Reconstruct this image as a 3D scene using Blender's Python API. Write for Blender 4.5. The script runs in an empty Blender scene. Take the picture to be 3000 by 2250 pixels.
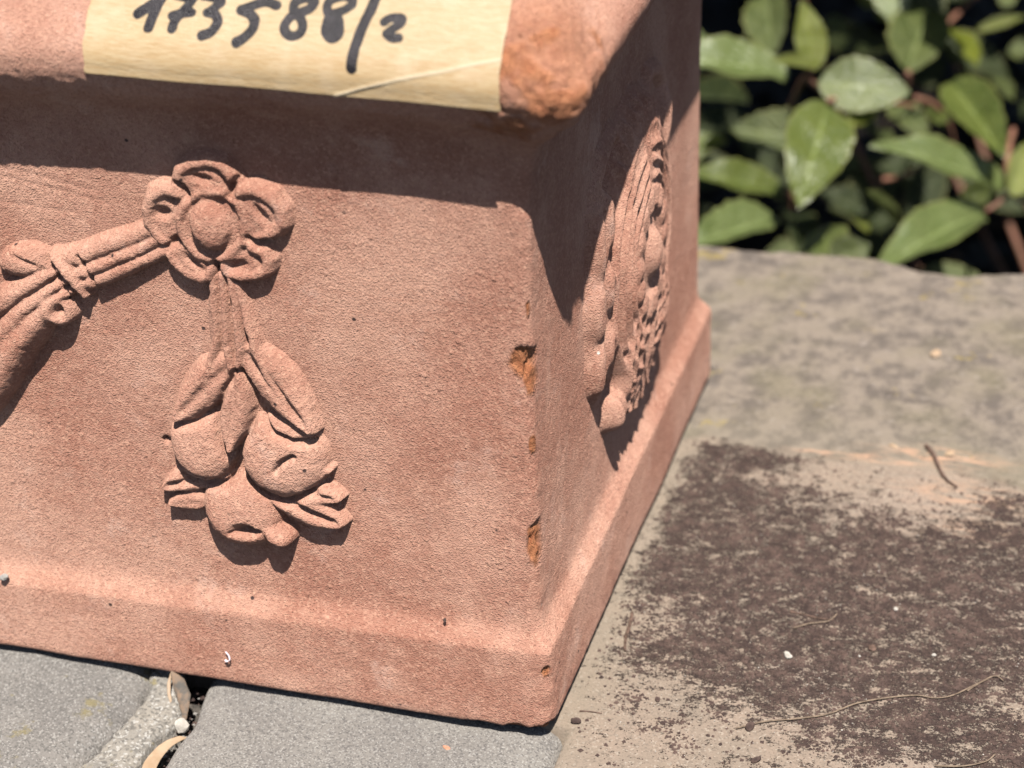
import bpy, math, random
import numpy as np
from mathutils import Matrix, Vector

SC = bpy.context.scene
C = SC.collection

# ------------------------------------------------------------------ camera, sky, sun, exposure
CAM = {'loc': [0.135293, -0.45469, 0.378329], 'right': [0.958286, 0.284541, -0.026896], 'up': [-0.120181, 0.486545, 0.86535], 'back': [0.259314, -0.826021, 0.500446], 'lens': 82.822, 'focus': 0.5726}
cd = bpy.data.cameras.new('camera'); co = bpy.data.objects.new('camera', cd); C.objects.link(co)
r_, u_, b_, l_ = CAM['right'], CAM['up'], CAM['back'], CAM['loc']
co.matrix_world = Matrix(((r_[0], u_[0], b_[0], l_[0]), (r_[1], u_[1], b_[1], l_[1]), (r_[2], u_[2], b_[2], l_[2]), (0, 0, 0, 1)))
cd.sensor_width = 36; cd.lens = CAM['lens']; cd.clip_start = 0.02; cd.clip_end = 200
cd.dof.use_dof = True; cd.dof.focus_distance = CAM['focus'] + .012; cd.dof.aperture_fstop = 13; cd.dof.aperture_blades = 8
SC.camera = co

SUN_DIR = Vector((.40, -1.0, 1.86)).normalized()        # towards the sun
w = bpy.data.worlds.new("World"); SC.world = w; w.use_nodes = True
nt = w.node_tree; bg = nt.nodes['Background']
sky = nt.nodes.new('ShaderNodeTexSky'); sky.sky_type = 'NISHITA'; sky.sun_disc = False
sky.sun_elevation = math.asin(SUN_DIR.z); sky.sun_rotation = math.atan2(SUN_DIR.x, SUN_DIR.y)
nt.links.new(sky.outputs[0], bg.inputs[0]); bg.inputs[1].default_value = 0.05
sd = bpy.data.lights.new('sun', 'SUN'); sd.energy = 5.0; sd.angle = math.radians(.5); sd.color = (1, .94, .85)
so = bpy.data.objects.new('sun', sd); C.objects.link(so)
so.rotation_euler = SUN_DIR.to_track_quat('Z', 'Y').to_euler(); so.location = (1, -2, 4)
SC.view_settings.view_transform = 'Standard'; SC.view_settings.look = 'None'
SC.view_settings.gamma = 1; SC.view_settings.use_curve_mapping = False
SC.view_settings.exposure = 1.50

# ------------------------------------------------------------------ measured data, millimetres (leaves and stems in metres)
REL = {'flower_relief': {'base': ('flower',
                            [('b', -81.77, 134.05, 10.54, 11.18, 0, 3.0, 4.0, 0),
                             ('t',
                              [(-81.99, 143.73, 2.04, 4.0), (-86.15, 140.88, 2.04, 4.0), (-88.54, 136.03, 2.04, 4.0), (-88.13, 130.97, 2.04, 4.0), (-85.15, 127.65, 2.04, 4.0),
                               (-81.15, 126.16, 2.04, 4.0), (-76.25, 127.97, 2.04, 4.0), (-72.7, 132.16, 2.04, 4.0), (-71.96, 137.68, 2.04, 4.0), (-73.4, 142.3, 2.04, 4.0),
                               (-77.04, 144.27, 2.04, 4.0), (-81.99, 143.73, 2.04, 4.0)],
                              1.0)]),
                   'cuts': [('g', [(-73.1, 148.01, 0.84, 2.6), (-74.33, 145.99, 0.84, 2.6), (-75.37, 143.51, 0.84, 2.6)]),
                            ('g', [(-64.69, 133.22, 0.9, 3.0), (-68.01, 132.35, 0.9, 3.0), (-71.34, 132.93, 0.9, 3.0)]),
                            ('g', [(-80.32, 121.32, 0.9, 3.0), (-80.24, 123.31, 0.9, 3.0), (-80.5, 125.5, 0.9, 3.0)]),
                            ('g', [(-94.28, 127.06, 0.84, 2.4), (-92.71, 128.23, 0.84, 2.4), (-89.87, 130.28, 0.84, 2.4)]),
                            ('g', [(-88.25, 145.43, 0.84, 2.6), (-87.22, 144.11, 0.84, 2.6), (-85.81, 141.88, 0.84, 2.6)])],
                   'kids': [('petal',
                             [('b', -81.78, 145.73, 6.71, 5.59, 0, 3.5, 4, 0), ('p', -81.79, 147.23, 2.63, 1.2, -8, 1.7),
                              ('t',
                               [(-88.3, 144.52, 2.4, 4.1), (-87.42, 148.41, 2.4, 4.1), (-84.13, 150.89, 2.4, 4.1), (-80.3, 151.99, 2.4, 4.1), (-76.45, 151.23, 2.4, 4.1),
                                (-73.8, 147.51, 2.4, 4.1)],
                               1.0)]),
                            ('petal',
                             [('b', -69.29, 138.51, 5.99, 7.19, -30, 3.5, 4, 0), ('p', -67.7, 139.84, 1.2, 2.93, 35, 1.7),
                              ('t',
                               [(-73.08, 144.8, 2.51, 4.2), (-68.73, 145.75, 2.51, 4.2), (-64.83, 144.29, 2.51, 4.2), (-62.81, 140.96, 2.51, 4.2), (-62.84, 137.85, 2.51, 4.2),
                                (-65.37, 135.16, 2.51, 4.2), (-68.99, 133.54, 2.51, 4.2), (-71.89, 132.48, 2.51, 4.2)],
                               1.0)]),
                            ('petal',
                             [('b', -74.05, 126.03, 6.47, 5.32, 10, 3.4, 4, 0), ('p', -74.74, 125.19, 2.63, 1.46, 18, 1.8),
                              ('t',
                               [(-70.64, 130.68, 2.28, 4.2), (-67.92, 129.79, 2.28, 4.2), (-66.93, 127.71, 2.28, 4.2), (-67.59, 125.44, 2.28, 4.2), (-70.33, 123.63, 2.28, 4.2),
                                (-73.71, 122.72, 2.28, 4.2), (-76.74, 123.09, 2.28, 4.2), (-78.97, 124.55, 2.28, 4.2)],
                               1.0)]),
                            ('petal',
                             [('b', -87.71, 124.89, 6.71, 5.32, -38, 3.4, 4, 0), ('p', -86.4, 125.03, 2.87, 1.06, -42, 1.6),
                              ('t',
                               [(-92.98, 127.95, 2.4, 4.0), (-91.18, 124.71, 2.4, 4.0), (-88.15, 121.73, 2.4, 4.0), (-84.67, 120.66, 2.4, 4.0), (-82.17, 121.84, 2.4, 4.0),
                                (-81.03, 123.71, 2.4, 4.0)],
                               1.0)]),
                            ('petal',
                             [('b', -93.38, 135.41, 4.79, 8.78, 12, 3.0, 4, 0), ('p', -92.99, 137.0, 2.04, 1.6, 0, 2.2),
                              ('t',
                               [(-88.37, 142.51, 2.4, 3.9), (-92.05, 143.3, 2.4, 3.9), (-95.17, 140.8, 2.4, 3.9), (-96.76, 137.24, 2.4, 3.9), (-96.67, 133.84, 2.4, 3.9),
                                (-94.87, 130.75, 2.4, 3.9), (-92.28, 128.23, 2.4, 3.9)],
                               1.0)]),
                            ('flower_centre', [('b', -80.62, 135.67, 5.51, 6.92, 0, 6.9, 2.6, 0.08)])]},
 'garland_relief': {'base': ('garland_stem',
                             [('t', [(-96.25, 132.18, 2.63, 3.4), (-105.66, 127.35, 2.99, 3.8), (-116.52, 122.67, 3.11, 4.0), (-125.15, 119.55, 3.11, 3.6)], 1.0),
                              ('t', [(-95.24, 129.7, 2.4, 3.6), (-104.54, 124.3, 2.63, 4.4), (-117.43, 118.21, 2.63, 4.6)], 1.0),
                              ('t', [(-94.12, 126.53, 2.4, 3.4), (-103.79, 121.17, 2.63, 4.2), (-116.01, 115.63, 2.63, 4.4)], 1.0)]),
                    'cuts': [('g', [(-116.33, 123.19, 0.6, 1.8), (-113.94, 118.96, 0.6, 1.8), (-112.47, 115.1, 0.6, 1.8)]),
                             ('g', [(-124.44, 121.47, 0.6, 1.6), (-122.28, 117.44, 0.6, 1.6), (-119.95, 112.65, 0.6, 1.6)])],
                    'kids': [('ribbon_band', [('t', [(-122.81, 122.22, 1.92, 4.6), (-119.65, 119.53, 2.28, 6.0), (-117.18, 115.69, 2.16, 5.8), (-115.9, 112.95, 1.44, 4.6)], 1.0)]),
                             ('leaf', [('b', -131.54, 119.63, 7.9, 4.52, 14, 4.6, 2.4, 0), ('g', [(-133.41, 121.29, 0.6, 0.9), (-128.03, 119.78, 0.6, 0.9)])]),
                             ('ribbon', [('t', [(-121.72, 119.1, 1.68, 4.4), (-126.68, 116.24, 2.63, 5.2), (-134.2, 111.07, 3.35, 5.4), (-144.24, 103.32, 4.07, 5.4)], 1.0)]),
                             ('ribbon',
                              [('t',
                                [(-120.31, 115.86, 1.44, 4.4), (-125.08, 112.95, 2.4, 5.6), (-131.78, 107.67, 3.11, 6.2), (-139.36, 99.15, 4.07, 6.2), (-147.49, 88.66, 4.79, 6)],
                                1.0)]),
                             ('ribbon',
                              [('t',
                                [(-119.39, 113.43, 1.44, 4.4), (-123.31, 110.83, 2.4, 6), (-129.26, 104.26, 4.07, 7.2), (-136.62, 95.67, 5.27, 7.6), (-143.17, 86.13, 5.75, 7.6),
                                 (-152.79, 75.16, 6.23, 7.4)],
                                1.0)]),
                             ('ribbon_curl', [('b', -123.82, 108.03, 5.27, 4.52, -32, 6.6, 3.0, 0), ('p', -122.97, 108.68, 2.4, 1.6, -55, 3.2)])]},
 'pendant_relief': {'base': ('pendant_stem',
                             [('t', [(-81.95, 121.11, 1.44, 3.0), (-82.48, 111.48, 1.44, 3.4), (-82.31, 104.08, 1.56, 3.8), (-84.7, 97.01, 1.68, 4.4), (-89.36, 89.95, 1.56, 4.6)],
                               1.0),
                              ('t', [(-79.5, 121.71, 1.44, 3.6), (-79.65, 110.89, 1.44, 4.0), (-79.13, 101.1, 1.56, 4.6), (-78.82, 95.33, 1.44, 4.6)], 1.0),
                              ('t', [(-77.26, 121.84, 1.44, 3.8), (-76.65, 111.38, 1.44, 4.2), (-76.08, 102.79, 1.56, 4.6), (-77.04, 95.85, 1.44, 4.4)], 1.0),
                              ('t', [(-76.03, 119.95, 1.44, 3.2), (-74.27, 111.37, 1.56, 3.6), (-72.5, 103.05, 1.8, 4.2), (-68.85, 94.77, 1.92, 4.6), (-65.73, 89.9, 1.44, 4.4)],
                               1.0),
                              ('b', -79.78, 109.37, 5.27, 13.97, -6, 1.9, 4, 0)]),
                    'cuts': [('g', [(-78.0, 96.61, 0.78, 2.4), (-80.96, 91.01, 0.78, 2.4), (-83.93, 84.28, 0.78, 2.4), (-83.46, 77.7, 0.78, 2.4), (-81.43, 71.82, 0.78, 2.4)]),
                             ('g', [(-76.29, 96.85, 0.78, 2.4), (-74.3, 92.2, 0.78, 2.4), (-73.79, 85.74, 0.78, 2.4), (-75.99, 78.8, 0.78, 2.4), (-79.8, 72.07, 0.78, 2.4)]),
                             ('g', [(-73.35, 85.15, 0.84, 3.0), (-68.89, 80.52, 0.84, 3.0), (-64.17, 78.96, 0.84, 3.0), (-58.98, 78.94, 0.84, 3.0)]),
                             ('g', [(-95.74, 78.84, 0.84, 2.6), (-89.73, 80.52, 0.84, 2.6), (-85.12, 83.44, 0.84, 2.6)]),
                             ('g', [(-95.39, 63.41, 0.96, 3.2), (-89.76, 61.81, 0.96, 3.2), (-83.1, 63.4, 0.96, 3.2), (-79.23, 67.55, 0.96, 3.2), (-78.35, 71.75, 0.96, 3.2)]),
                             ('g',
                              [(-78.35, 69.04, 0.96, 3.2), (-76.95, 65.46, 0.96, 3.2), (-72.32, 61.81, 0.96, 3.2), (-66.8, 61.31, 0.96, 3.2), (-60.45, 64.23, 0.96, 3.2),
                               (-55.28, 68.29, 0.96, 3.2)])],
                    'kids': [('leaf', [('l', -77.65, 100.2, -96.31, 79.67, 5.99, 4.0, 6.2, 1.1, 0.5)]), ('leaf', [('l', -77.87, 97.29, -80.49, 73.47, 5.27, 4.4, 7.6, 1.1, 0.5)]),
                             ('leaf', [('l', -76.7, 103.97, -57.53, 81.48, 6.47, 3.4, 6.8, 1.8, 0.5)]),
                             ('fruit',
                              [('b', -89.24, 74.14, 9.1, 11.71, 0, 6.2, 3.2, 0.3), ('g', [(-96.84, 68.06, 0.96, 1.8), (-90.5, 64.93, 0.96, 1.8), (-83.68, 64.34, 0.72, 1.0)])]),
                             ('fruit',
                              [('b', -67.79, 73.53, 11.98, 11.71, -12, 6.8, 3.2, 0.25),
                               ('g', [(-68.38, 70.57, 0.6, 2.4), (-67.46, 72.87, 0.72, 2.6), (-64.12, 74.98, 0.72, 2.2)])]),
                             ('fruit',
                              [('b', -80.03, 56.0, 11.02, 10.65, 4, 7.0, 3.2, 0.22), ('p', -78.18, 51.74, 3.11, 2.0, 0, 2.8),
                               ('g', [(-82.06, 50.55, 0.72, 1.0), (-74.42, 51.8, 0.84, 1.6)])]),
                             ('fruit_bud', [('b', -70.08, 50.88, 4.31, 2.53, -32, 7.6, 2.6, 0)]),
                             ('leaf', [('l', -86.43, 65.24, -102.35, 58.69, 3.95, 3.6, 4.6, 2.2, 0.5), ('l', -88.94, 56.73, -100.79, 54.37, 3.11, 3.2, 4.0, 0.3, 0.5)]),
                             ('leaf', [('l', -72.47, 62.78, -51.58, 55.28, 5.51, 5.4, 5.6, 2.4, 0.5)]),
                             ('leaf', [('l', -70.04, 64.28, -52.01, 63.04, 4.19, 5.0, 5.0, 1.6, 0.5), ('l', -66.76, 63.9, -54.56, 71.35, 2.99, 4.0, 3.8, 0.4, 0.5)])]}}
INK = [[1.28, [(-88.46, 11.2897), (-86.25, 11.5826), (-84.04, 11.9351), (-82.9, 12.2395)]], [1.2, [(-82.9, 12.2395), (-83.85, 11.771), (-84.74, 11.2197), (-85.28, 10.632)]],
 [1.04, [(-80.63, 12.1946), (-78.09, 12.0746), (-75.82, 12.1868)]], [1.16, [(-75.82, 12.1868), (-76.82, 11.7704), (-78.51, 11.2814), (-79.33, 10.9904), (-79.57, 10.657)]],
 [1.12, [(-80.16, 11.2647), (-78.6, 11.3631), (-75.74, 11.4468)]], [1.08, [(-73.62, 12.195), (-70.61, 12.1279), (-69.35, 11.978), (-70.86, 11.6854), (-72.12, 11.4983)]],
 [1.16, [(-72.12, 11.4983), (-70.23, 11.438), (-69.24, 11.1046), (-70.35, 10.6177), (-72.26, 10.4259)]],
 [1.12, [(-56.31, 11.9952), (-58.94, 12.0936), (-61.66, 11.9319), (-64.3, 11.6915)]],
 [1.24, [(-64.3, 11.6915), (-61.96, 11.533), (-60.73, 11.2092), (-61.23, 10.775), (-62.87, 10.3763), (-64.0, 10.2025)]],
 [1.12,
  [(-47.78, 12.23), (-48.71, 11.9288), (-51.01, 11.7359), (-52.9, 11.4801), (-53.67, 11.0946), (-52.78, 10.7857), (-51.27, 10.6987), (-49.81, 10.8661), (-49.49, 11.2226),
   (-50.46, 11.5458), (-52.14, 11.7867), (-52.3, 12.1092), (-50.91, 12.3172), (-48.86, 12.4055), (-47.78, 12.23)]],
 [1.04, [(-39.1, 12.2508), (-40.93, 11.97), (-43.59, 11.8032), (-44.7, 12.0147), (-44.16, 12.34), (-41.52, 12.5308), (-39.5, 12.4644), (-39.1, 12.2508)]],
 [1.08, [(-43.38, 11.7736), (-44.11, 11.4346), (-44.08, 11.0248), (-42.39, 10.7291), (-40.98, 10.932), (-41.18, 11.3437), (-41.85, 11.6649), (-43.38, 11.7736)]],
 [1.08, [(-43.01, 11.5828), (-42.49, 10.8362)]], [1.0, [(-42.31, 11.5928), (-42.03, 10.9152)]],
 [1.24, [(-33.87, 12.7896), (-34.59, 12.1567), (-35.79, 11.4258), (-36.72, 10.4939), (-37.12, 9.6804), (-37.13, 9.2708)]],
 [1.08, [(-31.07, 11.6309), (-29.85, 11.8119), (-27.41, 11.8178), (-27.4, 11.6241), (-28.76, 11.4053), (-30.09, 11.1473)]],
 [1.04, [(-30.09, 11.1473), (-28.88, 10.9595), (-27.33, 10.9866)]]]
CREASE = [(-41.41, 7.2645), (-35.15, 7.9399), (-26.45, 8.8342), (-16.14, 9.5826), (-9.17, 10.1099), (-3.65, 10.4266)]
GND = {'mortL': [(-114.4, 4.72), (-111.68, -1.94), (-112.26, -14.8), (-114.38, -25.89), (-115.47, -38.69), (-116.82, -46.55)],
 'mortR': [(-106.04, 7.95), (-101.57, -1.4), (-98.18, -7.7), (-99.53, -19.06), (-100.34, -25.15), (-99.75, -36.47), (-98.99, -43.72)],
 'settL': [(-114.24, -1.13), (-111.47, -6.65), (-112.08, -16.98), (-114.66, -27.56), (-116.2, -39.32), (-117.45, -47.34)],
 'settR': [(-96.7, 1.74), (-95.17, -6.52), (-94.42, -14.39), (-94.48, -26.18), (-94.4, -33.62), (-94.0, -43.04)],
 'slabL': [(2.7, 5.63), (2.41, -2.18), (2.64, -9.5), (2.96, -17.02)]}
MOSS = [[18.56, 147.24, 15.4, 10.9, 1.0], [13.04, 136.29, 6.9, 13.3, 0.9], [13.56, 117.92, 14.9, 15.3, 0.9], [36.31, 128.85, 21.8, 15.5, 0.6], [14.76, 88.3, 13.1, 19.1, 1.0],
 [34.15, 98.06, 23.6, 19.3, 1.2], [61.64, 100.22, 28.6, 21.6, 1.1], [94.52, 96.81, 20.4, 33.1, 1.3], [37.94, 66.37, 21.4, 15.5, 1.0], [66.37, 71.43, 30.0, 17.7, 1.3],
 [100.84, 65.07, 18.3, 23.6, 1.2], [18.59, 43.88, 13.6, 10.5, 0.7], [40.2, 43.08, 19.6, 10.3, 1.0], [64.22, 47.19, 24.3, 10.3, 0.9], [100.29, 137.23, 6.7, 15.3, 0.8],
 [11.0, 33.44, 7.4, 8.2, 0.4], [47.7, 30.58, 19.2, 8.9, 0.8], [89.85, 29.61, 16.4, 13.6, 1.1], [109.27, 23.15, 13.8, 13.2, 1.4], [69.19, 18.42, 17.5, 9.5, 0.8],
 [30.39, 20.07, 14.3, 9.8, 0.35], [60.25, 3.04, 22.9, 5.4, 0.5], [75.52, 37.8, 14.3, 5.9, 0.5], [13.93, 21.83, 7.2, 12.0, 0.25], [8.37, 70.17, 5.1, 13.7, 0.5],
 [16.33, 2.71, 11.7, 11.3, 0.18], [38.95, 152.34, 16.8, 6.7, 0.35], [106.7, 116.49, 7.8, 14.5, 0.9]]
EDGE = [(-42.39, 278.78), (-23.56, 281.4), (-1.1, 281.92), (17.14, 281.48), (33.25, 282.78), (44.99, 280.15), (54.37, 276.3), (64.84, 275.27), (75.65, 277.17), (89.5, 282.64),
 (102.84, 287.28)]
RIDGE = [(2.72, 153.62), (6.98, 154.12), (20.36, 152.41), (32.01, 151.43), (46.19, 151.4), (59.69, 154.78), (73.35, 156.83), (82.15, 153.09), (93.65, 148.53), (103.4, 148.36)]
BITS = {'chipo': [(-25.56, -7.62)],
 'dryleaf': [(-97.05, -14.85), (-98.98, -20.89), (-99.37, -28.76), (-97.27, -37.7)],
 'dryslab': [(67.59, 219.83), (80.17, 159.9), (62.94, 161.1)],
 'husk': [(-104.97, 2.63), (-97.18, -9.78)],
 'pebd': [(4.44, 8.37), (48.11, 16.6), (8.61, 61.1), (52.23, 4.49), (22.55, 22.04)],
 'pebg': [(-97.96, -10.57)],
 'pebw': [(51.71, 49.22), (76.14, 77.73), (70.04, 54.37), (88.96, 59.46)],
 'redchip': [(72.78, 58.91)],
 'root': [[(44.75, 15.33), (51.02, 19.89), (58.8, 23.09), (66.43, 27.25), (72.58, 33.42), (80.28, 37.82), (87.03, 40.78), (91.8, 40.81), (96.3, 42.78), (101.49, 48.99),
           (104.16, 51.73)],
          [(50.94, 61.77), (54.79, 64.96), (59.44, 67.26), (61.08, 71.01)], [(95.54, 13.17), (102.22, 14.55), (107.53, 17.79), (109.43, 21.1)],
          [(99.54, 45.44), (102.56, 50.09), (105.74, 53.58), (108.05, 52.12)]],
 'twig': [[(6.89, 57.99), (7.57, 52.16), (7.89, 46.76), (9.09, 41.02)], [(72.53, 162.49), (75.69, 157.79), (78.17, 151.64), (80.92, 146.47), (84.45, 143.4)],
          [(48.67, 69.15), (52.81, 68.87), (56.09, 68.38), (60.48, 68.62)], [(3.96, 13.41), (6.77, 13.54), (9.86, 13.54)]]}
LEAVES = [[[-0.027, 0.4688, -0.0115], [-0.0695, 0.4317, 0.0093], 0.0223, [0.202, -0.318, 0.926], 2],
 [[-0.0396, 0.4992, -0.0148], [-0.053, 0.5409, 0.0011], 0.0183, [-0.227, -0.622, 0.75], 1], [[-0.012, 0.445, 0.0014], [-0.0187, 0.448, 0.0298], 0.0124, [0.337, -0.73, 0.594], 3],
 [[-0.0124, 0.4406, 0.0043], [-0.027, 0.423, 0.0128], 0.006, [0.339, -0.451, 0.826], 3], [[-0.0134, 0.4614, -0.0108], [0.0251, 0.4612, -0.0111], 0.0211, [0.344, -0.758, 0.554], 0],
 [[0.0151, 0.5305, -0.0314], [0.0171, 0.5869, -0.0193], 0.025, [0.107, -0.61, 0.785], 1], [[0.0216, 0.6118, -0.0405], [0.0422, 0.5704, -0.0395], 0.0146, [0.466, -0.536, 0.704], 3],
 [[0.0369, 0.5054, -0.0241], [0.0671, 0.4501, -0.0312], 0.0194, [-0.041, -0.526, 0.849], 0],
 [[-0.0055, 0.4398, -0.0105], [-0.0051, 0.3815, -0.0271], 0.0248, [0.254, -0.727, 0.638], 0],
 [[-0.0192, 0.5419, -0.0547], [0.0032, 0.5156, -0.0499], 0.0108, [0.242, -0.432, 0.869], 1],
 [[0.011, 0.4725, -0.0251], [-0.0009, 0.4455, -0.0235], 0.0073, [0.28, -0.545, 0.791], 3],
 [[-0.0037, 0.4939, -0.0421], [0.0117, 0.4665, -0.0353], 0.0095, [0.284, -0.557, 0.78], 1],
 [[0.0085, 0.5309, -0.0474], [0.0282, 0.5097, -0.0525], 0.0139, [0.242, -0.432, 0.869], 1], [[0.0345, 0.5132, -0.05], [0.0219, 0.5441, -0.0525], 0.009, [0.217, -0.362, 0.907], 0],
 [[0.0675, 0.4723, -0.0548], [0.0167, 0.4293, -0.0194], 0.0202, [0.202, -0.318, 0.926], 2],
 [[0.0031, 0.5127, -0.0546], [0.0158, 0.4945, -0.0512], 0.0073, [0.242, -0.432, 0.869], 1],
 [[-0.0231, 0.4438, -0.0548], [-0.0568, 0.4107, -0.0321], 0.015, [0.207, -0.464, 0.861], 0],
 [[-0.0231, 0.4289, -0.0593], [-0.0505, 0.3773, -0.0504], 0.0178, [0.202, -0.318, 0.926], 2],
 [[0.0028, 0.4088, -0.066], [-0.006, 0.4423, -0.0662], 0.0184, [-0.041, -0.812, 0.583], 0], [[0.0036, 0.4087, -0.0666], [0.0192, 0.4074, -0.0569], 0.015, [0.58, -0.603, 0.548], 0],
 [[0.0596, 0.4643, -0.0639], [0.0257, 0.3873, -0.0534], 0.0197, [0.168, -0.341, 0.925], 2],
 [[0.0219, 0.4951, -0.0934], [0.0076, 0.4726, -0.0631], 0.0089, [-0.018, -0.409, 0.912], 1],
 [[0.0181, 0.5472, -0.1054], [0.0318, 0.5598, -0.0917], 0.0163, [0.51, -0.66, 0.552], 4], [[0.0423, 0.5363, -0.0958], [0.062, 0.5274, -0.0808], 0.0108, [0.407, -0.635, 0.657], 0],
 [[0.0709, 0.4615, -0.0543], [0.0745, 0.4844, -0.0384], 0.0132, [0.44, -0.744, 0.502], 3],
 [[-0.0593, 0.4925, -0.0555], [-0.0646, 0.4698, -0.0503], 0.0061, [0.3, -0.609, 0.734], 3],
 [[-0.0655, 0.5594, -0.0818], [-0.0362, 0.5361, -0.0954], 0.0104, [0.353, -0.794, 0.495], 4],
 [[-0.0463, 0.6706, -0.068], [-0.0326, 0.6743, -0.0691], 0.0084, [0.3, -0.609, 0.734], 0],
 [[-0.0216, 0.6817, -0.0625], [-0.0118, 0.6828, -0.0659], 0.0084, [0.3, -0.609, 0.734], 3], [[0.0336, 0.6435, -0.0544], [0.0556, 0.654, -0.0484], 0.0054, [0.3, -0.609, 0.734], 3],
 [[0.0476, 0.6069, -0.062], [0.0582, 0.5855, -0.0629], 0.0078, [0.263, -0.494, 0.829], 1], [[0.0298, 0.6029, -0.0594], [0.0373, 0.5818, -0.058], 0.0069, [0.263, -0.494, 0.829], 1],
 [[-0.0065, 0.5381, -0.1075], [0.0031, 0.5184, -0.1051], 0.0076, [0.32, -0.671, 0.669], 3],
 [[-0.0582, 0.5957, -0.0856], [-0.0508, 0.5751, -0.0835], 0.0053, [0.284, -0.557, 0.78], 4],
 [[-0.0514, 0.7154, -0.0914], [-0.0126, 0.6751, -0.0781], 0.0153, [0.37, -0.873, 0.317], 4],
 [[0.0017, 0.6691, -0.0954], [0.0155, 0.6801, -0.0843], 0.0131, [0.457, -0.834, 0.31], 4],
 [[-0.0351, 0.5314, -0.1039], [-0.0206, 0.4881, -0.1028], 0.0168, [0.373, -0.9, 0.227], 4], [[0.0514, 0.6829, -0.0984], [0.0614, 0.6307, -0.0897], 0.011, [0.34, -0.742, 0.579], 4],
 [[0.0537, 0.6072, -0.0247], [0.0451, 0.608, -0.0189], 0.0103, [0.3, -0.609, 0.734], 0], [[-0.024, 0.6353, -0.038], [-0.0113, 0.6368, -0.0421], 0.0099, [0.3, -0.609, 0.734], 3]]
STEMS = [[[-0.0166, 0.4635, -0.0057], [-0.0205, 0.4701, -0.0127], [-0.03, 0.5013, -0.0362], [-0.0413, 0.55, -0.0699], [-0.0436, 0.5795, -0.1199], [-0.0488, 0.6066, -0.1723]],
 [[-0.0205, 0.4701, -0.0127], [-0.0074, 0.4601, -0.016], [0.0057, 0.4725, -0.0224], [0.0128, 0.5032, -0.0353], [0.0209, 0.5333, -0.0498], [0.0291, 0.5709, -0.0719]],
 [[0.021, 0.5165, -0.0376], [0.0285, 0.5267, -0.0446], [0.0337, 0.5514, -0.0665], [0.0357, 0.5643, -0.0862]],
 [[0.0641, 0.522, -0.0508], [0.0647, 0.4967, -0.053], [0.0684, 0.4717, -0.0561], [0.0745, 0.4885, -0.0715], [0.0801, 0.5229, -0.0975]],
 [[0.0082, 0.5127, -0.0772], [0.0133, 0.534, -0.0846], [0.0191, 0.5568, -0.0899]],
 [[0.0155, 0.5306, -0.0314], [0.0145, 0.5363, -0.0414], [0.0111, 0.5413, -0.0515], [-0.0037, 0.576, -0.0864]], [[-0.0057, 0.4452, -0.0116], [-0.0052, 0.4604, -0.0167]],
 [[0.0596, 0.4643, -0.0639], [0.0675, 0.4695, -0.0593], [0.0693, 0.4712, -0.0574]], [[0.0036, 0.4087, -0.0666], [-0.0029, 0.4784, -0.1082]],
 [[-0.0231, 0.4438, -0.0548], [-0.0277, 0.4975, -0.0837]], [[0.0216, 0.6118, -0.0405], [0.0285, 0.7017, -0.0555]]]
FACE = {'chips': [(-5.96, 106.55), (-3.6, 101.25), (-2.11, 54.33), (-2.82, 59.65)],
 'crack': [(-48.07, 63.52), (-46.37, 61.47), (-44.65, 59.69)],
 'crumb': (-27.69, 31.72),
 'curl': (-87.68, 2.63),
 'grit': (-102.33, 86.2),
 'hole': (-100.4, 73.0),
 'orange': [-6.35, -2.3, 166.62],
 'peb': (-150.55, 27.73),
 'scr': [[(-135.81, 143.96), (-108.57, 137.74)], [(-135.35, 147.05), (-111.78, 141.04)], [(-137.03, 135.84), (-117.52, 134.29)]]}

BY=3.7   # body plane inset, mm
RIM_CTL=[(0,148),(0.25,152.5),(1.1,157.5),(3.0,162.3),(5.8,166.3),(9.4,169.6),(13.2,173.2),(15.9,177.2),(17.1,180.6),(17.3,183.8),(16.0,187.2),(13.2,190.8),(9.8,194.8),(6.0,199.0),(1.5,203.0),(-3.5,205.2),(-8,204.2),(-10.6,200),(-11,185)]
def catmull(ctl,n):
    out=[]
    c=[ctl[0]]+list(ctl)+[ctl[-1]]
    for i in range(1,len(c)-2):
        p0,p1,p2,p3=[np.array(c[j],float) for j in (i-1,i,i+1,i+2)]
        for k in range(n):
            t=k/n
            out.append(.5*((2*p1)+(-p0+p2)*t+(2*p0-5*p1+4*p2-p3)*t*t+(-p0+3*p1-3*p2+p3)*t**3))
    out.append(np.array(c[-2],float)); return np.array(out)
def sag(x,z):
    """hand-thrown unevenness of the front edges, mm"""
    x=np.asarray(x,float); z=np.asarray(z,float)
    a=np.clip((-x-30)/110,0,1.6)
    top=-3.9*a*a*np.clip((z-125)/22,0,1)
    w=np.clip(z/18,0,1)*np.clip((105-z)/60,0,1)
    return top-4.0*np.clip(-x/150,0,1.5)*w


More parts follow.
